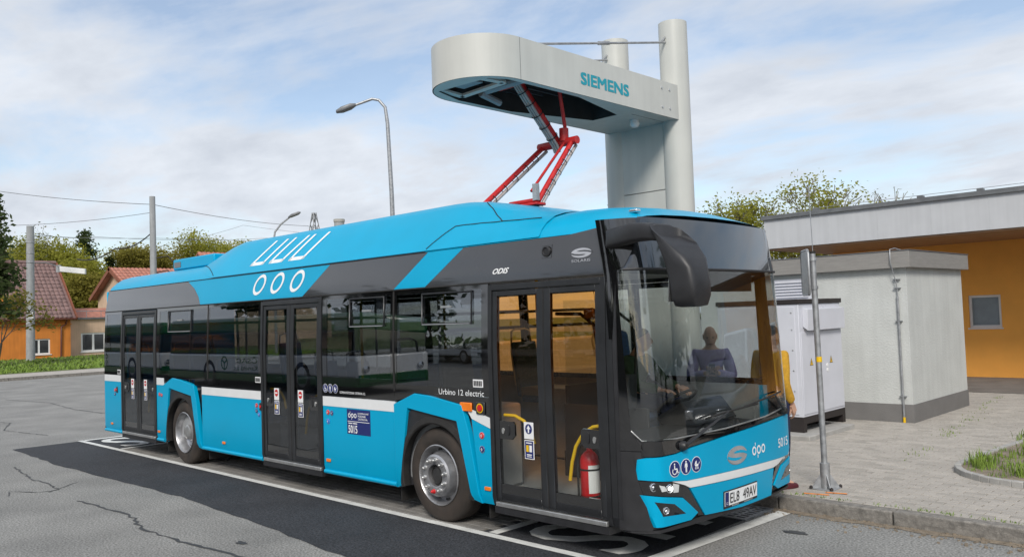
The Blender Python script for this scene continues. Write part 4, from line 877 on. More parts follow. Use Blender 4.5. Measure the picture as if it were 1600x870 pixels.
for y, z in ((3.28, 4.84), (3.45, 4.84), (3.28, 4.6), (3.45, 4.6)): mk('bolt', MB().lathe((AXC+AH, y, z), (1, 0, 0), [(.016, 0), (.016, .008), (0, .01)], 10), 'steel', ms)
mk('dome_camera', MB().lathe((9.62, 3.2, AZ0), (0, 0, -1), [(.055, 0), (.055, .03), (.06, .035), (.06, .06), (.04, .09), (0, .1)], 20), 'white_film', ms, smooth=40)
for cx, y0, z0 in ((9.87, 1.0, 4.95), (8.92, 1.0, 4.95)):
    mk('tie_rod', MB().tube([(cx, y0, z0), (cx, 3.62, 5.52)], .014, 8).tube([(cx, 2.2, 5.211), (cx, 2.4, 5.254)], .024, 8).tube([(cx, 3.5, 5.50), (cx, 3.62, 5.60)], .012, 6), 'galv', ms, smooth=60)
    mk('rod_lug', MB().box(cx-.02, cx+.02, .93, 1.05, 4.93, 4.98), 'galv', ms)
for z in (.8, 1.5, 2.4, 3.2, 3.9): 
    for x in (9.02, 9.78): mk('rivet', MB().lathe((x, 3.66, z), (0, -1, 0), [(.008, 0), (.006, .004), (0, .005)], 8), 'galv', ms)
mk('panel_joint', MB().box(AXC+AH-.002, AXC+AH+.0015, AY+.0, AY+.005, AZ0+.003, AZ1-.003), 'flashing', ms)
mk('panel_joint', MB().box(AXC+.35, AXC+.355, 2.9, 3.6, AZ0-.0015, AZ0+.002), 'flashing', ms)
# pantograph hanging from the arm
xn, xf = 9.72, 9.26
E1 = Vector((9.49, 1.84, 4.06)); T1 = Vector((9.49, 1.22, 4.66))
def limb(name, a, b_, r_, m_='panto_red'): return mk(name, MB().tube([a, b_], r_, 12), m_, ms, smooth=60)
limb('upper_arm', T1, E1, .045); limb('upper_arm_pivot', (9.2, 1.2, 4.66), (9.8, 1.2, 4.66), .045)
for k in range(3):
    o2 = Vector((-.03+.035*k, -.055, -.045)); mk('power_cable', MB().tube([T1+o2+Vector((0, 0, .02)), (T1+E1)/2+o2, E1+o2, E1+o2+Vector((0, .04, -.08))], .016, 7), 'cable', ms, smooth=60)
for k in range(5):
    p = T1+(E1-T1)*(.12+.19*k); dd = (E1-T1).normalized()
    mk('cable_clamp', MB().lathe(p+Vector((0, -.022, -.02)), dd, [(.07, -.006), (.074, -.006), (.074, .006), (.07, .006)], 14), 'rubber', ms)
limb('elbow', (xf-.06, 1.84, 4.04), (xn+.07, 1.84, 4.04), .048); mk('elbow_joint', MB().tube([(9.6, 1.83, 4.05), (9.6, 1.83, 4.2)], .055, 12), 'panto_red', ms, smooth=60)
limb('control_rod', (9.6, 1.86, 4.18), (9.72, 1.62, 4.72), .022)
for x, yb in ((xf, .9), (xn, 1.3)):
    a = Vector((x, 1.82, 4.02)); b_ = Vector((x, .78, 3.24)) if x == xf else Vector((x, 1.22, 3.30)); limb('lower_arm', a, b_, .03)
    o2 = Vector((0, .05, -.045)); mk('power_cable', MB().tube([a+o2+Vector((0, .03, .02)), a+(b_-a)*.5+o2, b_+o2], .02, 7), 'cable', ms, smooth=60)
    for k in range(5):
        p = a+(b_-a)*(.15+.17*k); mk('cable_clamp', MB().lathe(p+o2*.45, (b_-a), [(.05, -.005), (.053, -.005), (.053, .005), (.05, .005)], 12), 'rubber', ms)
limb('control_rod', (9.62, 1.8, 4.02), (9.6, 1.24, 3.42), .016)
mk('contact_head', MB().tube([(9.3, 1.2, 3.31), (9.74, 1.2, 3.31)], .024, 10).box(9.2, 9.76, 1.14, 1.3, 3.25, 3.28), 'panto_red', ms, bevel=.008)
mk('head_bracket', MB().box(9.70, 9.76, 1.15, 1.2, 3.3, 3.48), 'steel', ms)
# ================================================================ right-hand side: sign, cabinet, kiosk, building
sg = thing('sign_post', (11.94, 3.09, KZ), 'galvanised sign post with a yellow band, seen from behind its sign plate', 'sign post')
mk('post', MB().tube([(11.94, 3.09, KZ), (11.925, 3.09, 2.60)], .031, 20), 'galv', sg, smooth=60); mk('cap', MB().tube([(11.925, 3.09, 2.601), (11.925, 3.09, 2.625)], .033, 16), 'rubber', sg)
mk('band', MB().tube([(11.936, 3.09, 1.455), (11.9355, 3.09, 1.51)], .0325, 20), 'yellow', sg, smooth=60)
mk('base_sleeve', MB().tube([(11.94, 3.09, KZ+.01), (11.94, 3.09, .40)], .05, 16), 'galv', sg, smooth=60)
mk('base_plate', MB().box(11.82, 12.06, 2.97, 3.21, KZ, KZ+.014), 'galv', sg, bevel=.004)
for i in range(4):
    a = R(45+90*i); c = Vector((math.cos(a), math.sin(a), 0)); p0 = Vector((11.94, 3.09, 0))
    mk('gusset', MB().prism([p0+c*.045+Vector((0, 0, KZ+.012)), p0+c*.15+Vector((0, 0, KZ+.012)), p0+c*.045+Vector((0, 0, KZ+.16))], c.cross(Vector((0, 0, 1)))*.008), 'galv', sg)
    mk('bolt', MB().lathe(p0+c*.155+Vector((0, 0, KZ+.012)), (0, 0, 1), [(.02, 0), (.018, .02), (.006, .03), (0, .031)], 8), 'dark_brown', sg)
d = Vector((-.60, .80, 0)); nn = Vector((.80, .60, 0)); pc = Vector((11.855, 3.055, 2.40))
mk('sign_plate', MB().obox(pc, d*.17, nn*.008, (0, 0, .235)), 'galv', sg, bevel=.03); mk('sign_rim', MB().tube([pc+d*.17*a+Vector((0, 0, .235*b_)) for a, b_ in ((-.8, -1), (.8, -1), (1, -.85), (1, .85), (.8, 1), (-.8, 1), (-1, .85), (-1, -.85), (-.8, -1))], .013, 6), 'galv', sg, smooth=60)
for z in (2.24, 2.54): mk('clamp', MB().tube([(11.925, 3.09, z-.018), (11.925, 3.09, z+.018)], .042, 16).obox((11.885, 3.075, z), (.04, .01, 0), (-.006, .014, 0), (0, 0, .014)), 'galv', sg)
mk('aerial', MB().tube([(11.93, 3.09, 2.62), (11.92, 3.09, 3.35)], .004, 5), 'galv', sg)
cb = thing('switch_cabinet', (9.6, 6.9, KZ), 'pale grey steel electrical cabinet on a dark plinth beside the white kiosk', 'cabinet')
CX0, CX1, CY0, CY1 = 8.9, 10.24, 6.2, 7.65
mk('pad', MB().box(CX0-.2, CX1+.22, CY0-.3, CY1-.2, KZ-.02, KZ+.07), 'concrete', cb, bevel=.01)
mk('plinth', MB().box(CX0, CX1, CY0, CY0+.1, KZ+.07, .42).box(CX0, CX1, CY1-.1, CY1, KZ+.07, .42).box(CX1-.09, CX1, CY0+.1, CY1-.1, .32, .42).box(CX0, CX0+.09, CY0+.1, CY1-.1, .2, .42).box(CX0+.1, CX1-.3, CY0+.1, CY1-.1, .2, .4), 'dark_brown', cb)
mk('body', MB().box(CX0, CX1, CY0, CY1, .42, 2.08), 'cabinet', cb, bevel=.008)
mk('top_cover', MB().box(CX0-.02, CX1+.02, CY0-.02, CY1+.02, 2.081, 2.15), 'dark_brown', cb, bevel=.005)
mk('hood', MB().prism([(CX1, CY0+.12, 1.74), (CX1+.08, CY0+.12, 1.68), (CX1+.08, CY0+.12, 2.0), (CX1, CY0+.12, 2.02)], (0, 1.3, 0)), 'cabinet', cb, bevel=.006)
mk('door_panel', MB().box(CX1, CX1+.012, CY0+.03, CY1-.03, .46, 1.66), 'cabinet', cb, bevel=.003)
mk('door_panel', MB().box(CX0+.05, CX1-.06, CY0-.012, CY0, .46, 2.04), 'cabinet', cb, bevel=.003)
for z in (.55, .8, 1.1, 1.4, 1.7, 1.95):
    mk('screw', MB().lathe((CX1-.11, CY0-.012, z), (0, -1, 0), [(.014, 0), (.01, .006), (0, .007)], 8), 'steel', cb)
for y in (6.52, 7.2):
    t_ = mk('warning_sign', MB().prism([(CX1+.0125, y-.055, 1.16), (CX1+.0125, y+.055, 1.16), (CX1+.0125, y, 1.27)], (.002, 0, 0)), 'interior_dark', cb)
    mk('sign_field', MB().prism([(CX1+.0146, y-.042, 1.167), (CX1+.0146, y+.042, 1.167), (CX1+.0146, y, 1.253)], (.001, 0, 0)), 'yellow', t_)
    mk('bolt_symbol', MB().prism([(CX1+.0157, y-.008, 1.175), (CX1+.0157, y+.012, 1.205), (CX1+.0157, y, 1.235)], (.001, 0, 0)), 'interior_dark', t_)
for z in (1.06, 1.13): mk('lock', MB().lathe((CX1+.012, 7.06, z), (1, 0, 0), [(.032, 0), (.032, .006), (.018, .008), (0, .009)], 14), 'sticker', cb, smooth=40)
kb = thing('transformer_kiosk', (9.6, 9.8, KZ), 'small white roughcast kiosk with grey flat roof slab and plinth', 'kiosk')
mk('wall', MB().box(7.2, 11.0, 8.45, 11.2, .42, 2.6), 'stucco', kb); mk('plinth', MB().box(7.19, 11.012, 8.438, 11.212, KZ-.02, .42), 'grey_plinth', kb)
mk('roof', MB().box(7.1, 11.1, 8.33, 11.32, 2.6, 2.87), 'grey_slab', kb, bevel=.006); mk('roof_edge', MB().box(7.09, 11.11, 8.32, 11.33, 2.871, 2.885), 'flashing', kb)
lv = mk('vent', MB().box(8.72, 9.42, 8.43, 8.455, 1.9, 2.52), 'cabinet', kb)
for k in range(11): mk('louvre', MB().obox((9.07, 8.425, 1.95+k*.052), (.3, 0, 0), (0, .022, .012), (0, -.002, .004)), 'cabinet', lv)
xc = 10.86
mk('lightning_conductor', MB().tube([(10.9, 8.6, 2.89), (xc, 8.40, 2.92), (xc-.04, 8.30, 2.90), (xc-.04, 8.29, 2.7), (xc-.02, 8.36, 2.5), (xc, 8.41, 2.3), (xc, 8.42, 2.15)], .008, 6), 'galv', kb, smooth=60)
mk('conductor_pipe', MB().tube([(xc, 8.415, 2.15), (xc, 8.415, .22)], .017, 10), 'galv', kb, smooth=60); mk('conductor_foot', MB().tube([(xc, 8.415, .22), (xc, 8.415, KZ-.01)], .02, 8), 'yellow', kb)
for z in (2.42, 2.28, 1.75, .55): mk('pipe_clip', MB().box(xc-.05, xc+.05, 8.40, 8.45, z-.008, z+.008), 'galv', kb)
# station building
bl = thing('station_building', (14, 20, KZ), 'orange rendered single-storey building with white fascia and deep roof overhang', 'building')
BY = 17.3
def wall_open(parent, x0, x1, z0, z1, holes, m_, y, th=.3):
    xs = sorted({x0, x1, *[h[0] for h in holes], *[h[1] for h in holes]}); mb = MB()
    for a, b_ in zip(xs[:-1], xs[1:]):
        h = [q for q in holes if q[0] <= a+1e-6 and q[1] >= b_-1e-6]
        if h: mb.box(a, b_, y, y+th, z0, h[0][2]).box(a, b_, y, y+th, h[0][3], z1)
        else: mb.box(a, b_, y, y+th, z0, z1)
    return mk('wall', mb, m_, parent)
holes = [(9.36, 10.08, 1.35, 2.15), (12.2, 12.9, 1.35, 2.15), (15, 15.7, 1.35, 2.15), (18.4, 19.5, .95, 2.2), (20.2, 21.0, .95, 2.2)]
wall_open(bl, 6.0, 21.6, 0, 3.5, holes, 'orange_wall', BY); 
mk('wall', MB().box(6.0, 6.3, BY+.3, 28, 0, 3.5), 'orange_wall', bl)
def win(parent, x0, x1, z0, z1, y, inner='blind'):
    w = mk('window', MB().box(x0, x0+.06, y+.05, y+.12, z0, z1).box(x1-.06, x1, y+.05, y+.12, z0, z1).box(x0+.06, x1-.06, y+.05, y+.12, z0, z0+.06).box(x0+.06, x1-.06, y+.05, y+.12, z1-.06, z1), 'window_frame', parent)
    mk('blind', MB().box(x0+.05, x1-.05, y+.14, y+.15, z0, z1), inner, w); mk('pane', MB().box(x0+.06, x1-.06, y+.08, y+.086, z0+.06, z1-.06), 'g_clear', w)
    mk('sill', MB().box(x0-.03, x1+.03, y-.03, y+.05, z0-.035, z0-.002), 'window_frame', w)
for h in holes: win(bl, *h, BY)
mk('fascia', MB().box(5.7, 27, 14.0, 14.05, 3.5, 4.23), 'fascia', bl); mk('fascia', MB().box(5.7, 5.75, 14.051, 28, 3.5, 4.23), 'fascia', bl)
for k in range(18): mk('fascia_joint', MB().box(6.2+k*1.15, 6.208+k*1.15, 13.996, 14.0, 3.51, 4.22), 'fascia', bl)
mk('soffit', MB().box(5.76, 27, 14.06, 28, 3.46, 3.5), 'soffit', bl); mk('roof', MB().box(5.65, 27.1, 13.93, 28.2, 4.231, 4.33), 'flashing', bl)
for x in (7.0, 9.4, 10.6, 11.9, 13.5): mk('roof_clip', MB().box(x, x+.12, 13.95, 14.1, 4.331, 4.38), 'flashing', bl)
mk('roof_wire', MB().tube([(5.7, 14.02, 4.39), (20, 14.02, 4.4)], .006, 5), 'galv', bl)
cr = thing('corrugated_hall', (24, 18, KZ), 'cream corrugated hall mirrored in the windscreen beyond the orange building', 'building')
mk('wall', MB().box(21.62, 26.9, BY-.05, BY+.3, .1, 3.45), 'cream', cr)
for k in range(34): mk('rib', MB().box(21.65+k*.152, 21.69+k*.152, BY-.08, BY-.05, .12, 3.44), 'cream', cr)
# ================================================================ left background
hs_ = thing('orange_house', (-52, 10, .3), 'orange rendered cottage with brown tiled roof behind the verge', 'house')
HX = -48.0
def wall_x(parent, y0, y1, z0, z1, holes, m_, x, th=.3):   # wall facing +X
    ysx = sorted({y0, y1, *[h[0] for h in holes], *[h[1] for h in holes]}); mb = MB()
    for a, b_ in zip(ysx[:-1], ysx[1:]):
        h = [q for q in holes if q[0] <= a+1e-6 and q[1] >= b_-1e-6]
        if h: mb.box(x-th, x, a, b_, z0, h[0][2]).box(x-th, x, a, b_, h[0][3], z1)
        else: mb.box(x-th, x, a, b_, z0, z1)
    return mk('wall', mb, m_, parent)
def win_x(parent, y0, y1, z0, z1, x, mull=1, fr=.09):
    mb = MB().box(x-.14, x-.06, y0, y0+fr, z0, z1).box(x-.14, x-.06, y1-fr, y1, z0, z1).box(x-.14, x-.06, y0+fr, y1-fr, z0, z0+fr).box(x-.14, x-.06, y0+fr, y1-fr, z1-fr, z1)
    for k in range(mull): c = y0+(y1-y0)*(k+1)/(mull+1); mb.box(x-.14, x-.06, c-fr*.6, c+fr*.6, z0+fr, z1-fr)
    w = mk('window', mb, 'window_frame', parent); mk('pane', MB().box(x-.115, x-.1, y0+.03, y1-.03, z0+.03, z1-.03), 'dark_glass', w); mk('sill', MB().box(x-.06, x+.06, y0-.08, y1+.08, z0-.06, z0-.005), 'window_frame', w)
hw = [(11.9, 13.3, .55, 1.62), (7.2, 8.6, .55, 1.62)]
wall_x(hs_, 3.0, 14.62, 0, 3.1, hw, 'house_orange', HX)
for h in hw: win_x(hs_, *h, HX, 1)
mk('wall', MB().prism([(HX-.301, 14.62, 0), (-56, 14.62, 0), (-56, 14.62, 3.1), (-52, 14.62, 7.05), (HX-.301, 14.62, 3.2)], (0, -.3, 0)), 'house_orange', hs_)
mk('cornice', MB().box(HX, HX+.1, 3.0, 14.66, 2.55, 2.63).box(HX, HX+.18, 3.0, 14.7, 2.95, 3.06), 'house_orange', hs_)
def tiled_roof(parent, xe, ze, xr, zr, y0, y1, m_, rows=15, cw=.3):
    mb = MB(); n = int((y1-y0)/cw); L = Vector((xr-xe, 0, zr-ze)); nrm = Vector((ze-zr, 0, xr-xe)).normalized()
    if nrm.z < 0: nrm = -nrm
    base_ = MB().prism([(xe, y0, ze), (xr, y0, zr), (xr-nrm.x*.12, y0, zr-nrm.z*.12), (xe-nrm.x*.12, y0, ze-nrm.z*.12)], (0, y1-y0, 0)); r_ = mk('roof', base_, m_, parent)
    for i in range(rows):
        a = Vector((xe, 0, ze))+L*(i/rows); b_ = Vector((xe, 0, ze))+L*((i+1.05)/rows)
        for j in range(n):
            ya = y0+j*cw; P = []
            for t, h in ((0, .01), (.25, .075), (.5, .085), (.75, .06), (1, .01)):
                P += [a+nrm*(h+.03)+Vector((0, ya+t*cw, 0)), b_+nrm*h*.8+Vector((0, ya+t*cw, 0))]
            mb.add(P, [(2*q, 2*q+2, 2*q+3, 2*q+1) for q in range(4)]+[(0, 2, 4, 6, 8)])
    tag(mk('roof_tiles', mb, m_, r_, recalc=False), kind='stuff'); return r_
tiled_roof(hs_, HX+.35, 3.0, -52, 7.15, 2.7, 14.9, 'roof_brown')
tiled_roof(hs_, -56.35, 3.0, -52, 7.15, 2.7, 14.9, 'roof_brown', 8, .6)
mk('ridge', MB().tube([(-52, 2.7, 7.2), (-52, 14.9, 7.2)], .16, 8), 'roof_brown', hs_)
mk('verge_board', MB().obox((-49.8, 14.93, 5.05), (2.2, 0, -2.1), (0, .05, 0), (.1, 0, .1)), 'wood_trim', hs_)
mk('downpipe', MB().tube([(HX+.3, 14.3, 2.95), (HX+.1, 14.3, 2.6), (HX+.1, 14.0, 2.4), (HX+.1, 13.95, .1)], .06, 8), 'gutter', hs_, smooth=60); mk('gutter', MB().tube([(HX+.42, 2.7, 2.95), (HX+.42, 14.9, 2.95)], .07, 8), 'gutter', hs_)
mk('porch_gable', MB().prism([(HX+.02, 8.9, 2.9), (HX+.02, 11.4, 2.9), (HX+.02, 10.15, 4.9)], (-2.5, 0, 0)), 'house_orange', hs_)
an = thing('beige_annex', (-51, 17, .3), 'low beige flat-roofed annex between the orange cottage and gabled house', 'house')
aw = [(15.6, 17.3, .55, 1.92)]
wall_x(an, 14.7, 22, 0, 2.9, aw, 'house_beige', -48.9); win_x(an, *aw[0], -48.9, 1, .12)
mk('roof', MB().box(-56, -48.7, 14.95, 22, 2.905, 3.03), 'flashing', an); mk('wall', MB().box(-56, -49.21, 14.7, 14.95, 0, 2.9), 'house_beige', an)
rl = MB()
for y in range(15, 22): rl.tube([(-48.9, y, 3.03), (-48.9, y, 3.5)], .02, 5)
mk('railing', rl.tube([(-48.9, 14.95, 3.5), (-48.9, 22, 3.5)], .025, 5), 'galv', an)
mk('lean_to_roof', MB().prism([(-50.2, 15.0, 3.05), (-52.5, 15.0, 3.8), (-52.5, 15.0, 3.7), (-50.2, 15.0, 2.95+.09)], (0, 3.6, 0)), 'roof_red', an)
gh = thing('gabled_house', (-54, 23, .3), 'two-storey beige house with red tiled gable roof beside the orange cottage', 'house')
gx0, gx1, gy = -58.5, -50.3, 20.1
mk('wall', MB().prism([(gx1, gy, 0), (gx0, gy, 0), (gx0, gy, 4.9), ((gx0+gx1)/2, gy, 6.9), (gx1, gy, 4.9)], (0, .3, 0)), 'house_beige', gh)
mk('wall', MB().box(gx1-.3, gx1, gy+.301, 34, 0, 4.9), 'house_beige', gh)
tiled_roof(gh, gx1+.5, 4.72, (gx0+gx1)/2, 7.05, gy-.5, 34, 'roof_red', 9, .33); tiled_roof(gh, gx0-.5, 4.72, (gx0+gx1)/2, 7.05, gy-.5, 34, 'roof_red', 6, .7)
mk('verge_board', MB().obox(((gx0+gx1)/2+2.2, gy-.52, 5.82), (2.35, 0, -1.2), (0, .05, 0), (.08, 0, .13)).obox(((gx0+gx1)/2-2.2, gy-.52, 5.82), (2.35, 0, 1.2), (0, .05, 0), (-.08, 0, .13)), 'wood_trim', gh)
for xa in (-56.2, -53.6, -51.6):
    w = mk('window', MB().box(xa, xa+.9, gy-.02, gy+.04, 3.3, 4.6), 'window_frame', gh); mk('pane', MB().box(xa+.1, xa+.42, gy-.035, gy-.02, 3.4, 4.5).box(xa+.48, xa+.8, gy-.035, gy-.02, 3.4, 4.5), 'dark_glass', w)
fh = thing('far_house', (-66, 38, .4), 'far house whose red roof just shows over the rear of the bus', 'house')
mk('wall', MB().box(-72, -63, 33.5, 46, 0, 6.2), 'house_beige', fh); mk('wall', MB().prism([(-63.001, 33.5, 6.2), (-72, 33.5, 6.2), (-67.5, 33.5, 9.6)], (0, 12.5, 0)), 'house_beige', fh)
tiled_roof(fh, -62.5, 6.0, -67.5, 9.75, 33, 46.5, 'roof_red', 9, .5); tiled_roof(fh, -72.5, 6.0, -67.5, 9.75, 33, 46.5, 'roof_red', 6, .8)
# ---- poles, lamps, wires
p1 = thing('tram_pole', (-44.5, 11.1, .2), 'grey steel overhead line pole standing on the grass in front of orange cottage', 'pole')
mk('shaft', MB().tube([(-44.5, 11.1, .1), (-44.3, 11.1, 9.0)], [.27, .22], 16), 'concrete_pole', p1, smooth=60)
for z in (7.2, 7.9, 6.6): mk('collar', MB().tube([(-44.33, 11.1, z), (-44.33, 11.1, z+.08)], .25, 16), 'galv', p1, smooth=60)
mk('notice', MB().box(-44.2, -44.18, 10.9, 11.2, 3.0, 3.4), 'sticker', p1)
p2 = thing('catenary_pole', (-36.4, 15.8, .2), 'tall grey overhead line pole with insulators rising behind the bus rear', 'pole')
mk('shaft', MB().tube([(-36.4, 15.8, .1), (-36.4, 15.8, 10.3)], [.22, .17], 16), 'concrete_pole', p2, smooth=60)
for z in (6.4, 5.5): mk('bracket', MB().tube([(-36.4, 15.8, z), (-35.9, 16.5, z+.15), (-35.7, 16.8, z-.3)], .04, 6), 'dark_brown', p2)
mk('insulator', MB().lathe((-36.0, 16.4, 4.6), (0, 0, 1), [(.05, 0), (.14, .1), (.05, .2), (.14, .3), (.05, .4), (.14, .5), (.05, .9)], 10), 'dark_brown', p2)
lp = thing('street_lamp', (-4.9, 10.5, 0), 'tall grey street lamp with a curved arm rising behind the bus roof', 'street lamp')
lamp_pts = lambda b, top, h: [b, (b[0], b[1], h*.9)]
mk('shaft', MB().tube([(-4.93, 10.5, KZ), (-4.9, 10.4, 6), (-4.9, 10.32, 8.2), (-4.93, 10.27, 8.7), (-5.05, 10.12, 8.93), (-5.2, 9.97, 8.97), (-5.66, 9.5, 8.75)], [.09, .07, .06, .05, .045, .045, .04], 12), 'galv', lp, smooth=60)
mk('lamp_head', blob([((-5.55, 9.6, 8.8), (.04, -.04, 0), (0, 0, .04)), ((-5.66, 9.49, 8.75), (.1, -.1, 0), (0, 0, .08)), ((-5.85, 9.3, 8.66), (.1, -.1, 0), (-.01, -.01, .08)), ((-5.98, 9.17, 8.6), (.06, -.06, 0), (0, 0, .04))]), 'flashing', lp, smooth=50)
l2 = thing('street_lamp', (-31.9, 21.6, 0), 'distant curved-arm street lamp whose head shows above the bus roof lettering', 'street lamp')
mk('shaft', MB().tube([(-31.9, 21.6, 0), (-31.9, 21.6, 7.4), (-31.85, 21.65, 7.9), (-31.6, 21.95, 8.4), (-31.1, 22.35, 8.85)], [.1, .07, .06, .06, .05], 8), 'galv', l2, smooth=60)
mk('lamp_head', blob([((-31.2, 22.25, 8.8), (.04, -.04, 0), (0, 0, .05)), ((-31.05, 22.4, 8.9), (.12, -.12, 0), (0, 0, .1)), ((-30.75, 22.7, 9.05), (.1, -.1, 0), (0, 0, .1)), ((-30.65, 22.8, 9.1), (.05, -.05, 0), (0, 0, .04))]), 'flashing', l2, smooth=50)
hl = thing('hanging_luminaire', (-46.5, 14.3, 0), 'long white luminaire hanging from the overhead line by the steel pole', 'lamp')
mk('body', MB().obox((-46.5, 14.35, 6.3), (.62, .62, -.12), (.08, -.08, 0), (0, 0, .19)), 'window_frame', hl, bevel=.03); mk('holder', MB().obox((-47.2, 13.65, 6.45), (.1, .1, 0), (.06, -.06, 0), (0, 0, .25)), 'galv', hl); mk('bracket_arm', MB().tube([(-44.4, 11.1, 6.6), (-45.8, 12.4, 6.75), (-47.2, 13.65, 6.6)], .03, 6), 'galv', hl)
tw = thing('lattice_tower', (-174, 114, 0), 'distant steel lattice tower seen above the bus roof lettering', 'tower')
mb = MB(); hh = 31.0
lv_ = [(4.0*(1-i/10)+.35, hh*i/10) for i in range(11)]
for sx, sy in ((1,1),(1,-1),(-1,-1),(-1,1)): mb.tube([(-174+sx*w, 114+sy*w, z) for w, z in lv_], .13, 4)
for (w0, z0), (w1, z1) in zip(lv_[:-1], lv_[1:]):
    for sx, sy, tx, ty in ((1,1,1,-1),(1,-1,-1,-1),(-1,-1,-1,1),(-1,1,1,1)): mb.tube([(-174+sx*w0, 114+sy*w0, z0), (-174+tx*w1, 114+ty*w1, z1)], .07, 3); mb.tube([(-174+tx*w0, 114+ty*w0, z0), (-174+sx*w1, 114+sy*w1, z1)], .07, 3)
mk('lattice', mb, 'flashing', tw)
ch = thing('chimney_stack', (-120, 92, 0), 'distant concrete chimney top showing above the bus roof', 'chimney')
_cp = CAM + (_f + _r*(530-800)/FPX - _u*(347-435)/FPX)*150
ch.location = (_cp.x, _cp.y, 0)
mk('shaft', MB().tube([(_cp.x, _cp.y, 0), (_cp.x, _cp.y, _cp.z)], [1.4, .9], 12), 'concrete_pole', ch, smooth=60); mk('rim', MB().tube([(_cp.x, _cp.y, _cp.z), (_cp.x, _cp.y, _cp.z+.5)], 1.0, 12), 'concrete', ch)
def wire(pts, r_, label, sag=.0, m_='flashing', name='overhead_wire'):
    P = []
    for a, b_ in zip(pts[:-1], pts[1:]):
        for i in range(12):
            t = i/12; P.append(Vector(a).lerp(Vector(b_), t)-Vector((0, 0, sag*4*t*(1-t))))
    P.append(Vector(pts[-1])); o = mk(name, MB().tube(P, r_, 4), m_); tag(o, label, 'wire', 'overhead wires by the houses'); return o
def at(px, py, d): return CAM+(_f+_r*(px-800)/FPX-_u*(py-435)/FPX)*d
top2 = (-36.4, 15.8, 9.8)
wire([at(-90, 285, 60), top2, at(480, 353, 75), at(700, 395, 80)], .018, 'thin dark wire running over the top of the tall pole', .25)
wire([at(-60, 352, 62), (-36.4, 15.8, 9.3)], .015, 'thin wire sloping up to just below the tall pole top', .3)
wire([at(120, 405, 62), at(180, 388, 56), (-36.4, 15.8, 8.1)], .045, 'thick braided cable sagging from the tall pole toward the luminaire', .35, 'dark_brown')
wire([(-44.3, 11.1, 8.6), at(150, 370, 60), at(420, 372, 70), at(560, 371, 75)], .013, 'thin wire crossing from the steel pole behind the tall pole', .2)
wire([(-44.3, 11.1, 8.4), at(240, 372, 62), at(560, 378, 78)], .012, 'thin wire running just under the crossing wire', .1)
wire([at(560, 372, 90), at(380, 352, 80), at(250, 385, 54)], .012, 'thin wire slanting beyond the tall pole over the trees', .1)
# ================================================================ trees
RMIN = .012
def leaf_quads(mb, c, n, spread, size, rr, up=.3):
    for _ in range(n):
        p = Vector(c)+Vector((rr.gauss(0, spread), rr.gauss(0, spread), rr.gauss(0, spread*.75)))
        a = Vector((rr.gauss(0, 1), rr.gauss(0, 1), rr.gauss(0, .6))).normalized(); b_ = a.cross(Vector((rr.gauss(0, 1), rr.gauss(0, 1), rr.gauss(0, 1)))).normalized(); s = size*rr.uniform(.5, 1.3)
        mb.add([p-a*s, p+b_*s*.55, p+a*s, p-b_*s*.55], [(0,1,2,3)])
def grow(mb, tips, p, d, L, r_, lev, rr, spread, up, nb=3, mids=None):
    q = p; dd = d.copy(); pts = [p]; rs = [r_]
    for i in range(3):
        dd = (dd+Vector((rr.gauss(0, .13), rr.gauss(0, .13), rr.gauss(0, .08)+up*.1))).normalized(); q = q+dd*L/3; pts.append(q); rs.append(r_*(1-.14*(i+1)))
    mb.tube(pts, [max(q_, RMIN) for q_ in rs], 6 if r_ > .05 else 3, caps=False)
    if lev == 0: tips.append(q); return
    if lev <= 2 and mids is not None: mids.append(pts[2])
    for k in range(nb):
        a = rr.uniform(0, 6.28); perp = dd.cross(Vector((math.cos(a), math.sin(a), .3))).normalized()
        nd = (dd+perp*spread*rr.uniform(.55, 1.25)+Vector((0, 0, up*.25))).normalized()
        start = pts[rr.choice((2, 3))] if k else q
        grow(mb, tips, start, nd, L*rr.uniform(.62, .86), rs[-1]*rr.uniform(.55, .75), lev-1, rr, spread, up, nb, mids)
def tree(loc, h, lev, label, leaf, group=None, seed=1, nl=14, size=.2, spread=.65, lsp=.55, trunk=.34, bark='bark', nb=3, r0=None, name='tree', wide=1.):
    rr = random.Random(seed); t = thing(name, loc, label, 'tree', group); mb = MB(); tips = []; mids = []; p = Vector(loc)-Vector((0, 0, .3))
    L = h*trunk; grow(mb, tips, p, Vector((0, 0, 1)), L, r0 or h*.022, lev, rr, spread, .55, nb, mids)
    top_ = max(v[2] for v in mb.v)-loc[2]; kz = h/(top_+lsp*1.2); kx = kz*wide
    fx = lambda q: Vector((loc[0]+(q[0]-loc[0])*kx, loc[1]+(q[1]-loc[1])*kx, loc[2]+(q[2]-loc[2])*kz))
    mb.v = [tuple(fx(q)) for q in mb.v]; tips = [fx(q) for q in tips]; mids = [fx(q) for q in mids]
    mk('trunk', mb, bark, t, smooth=60, recalc=False)
    lf = MB()
    for q in tips+mids: leaf_quads(lf, q, nl, lsp, size, rr)
    mk('crown', lf, leaf, t, recalc=False); return t
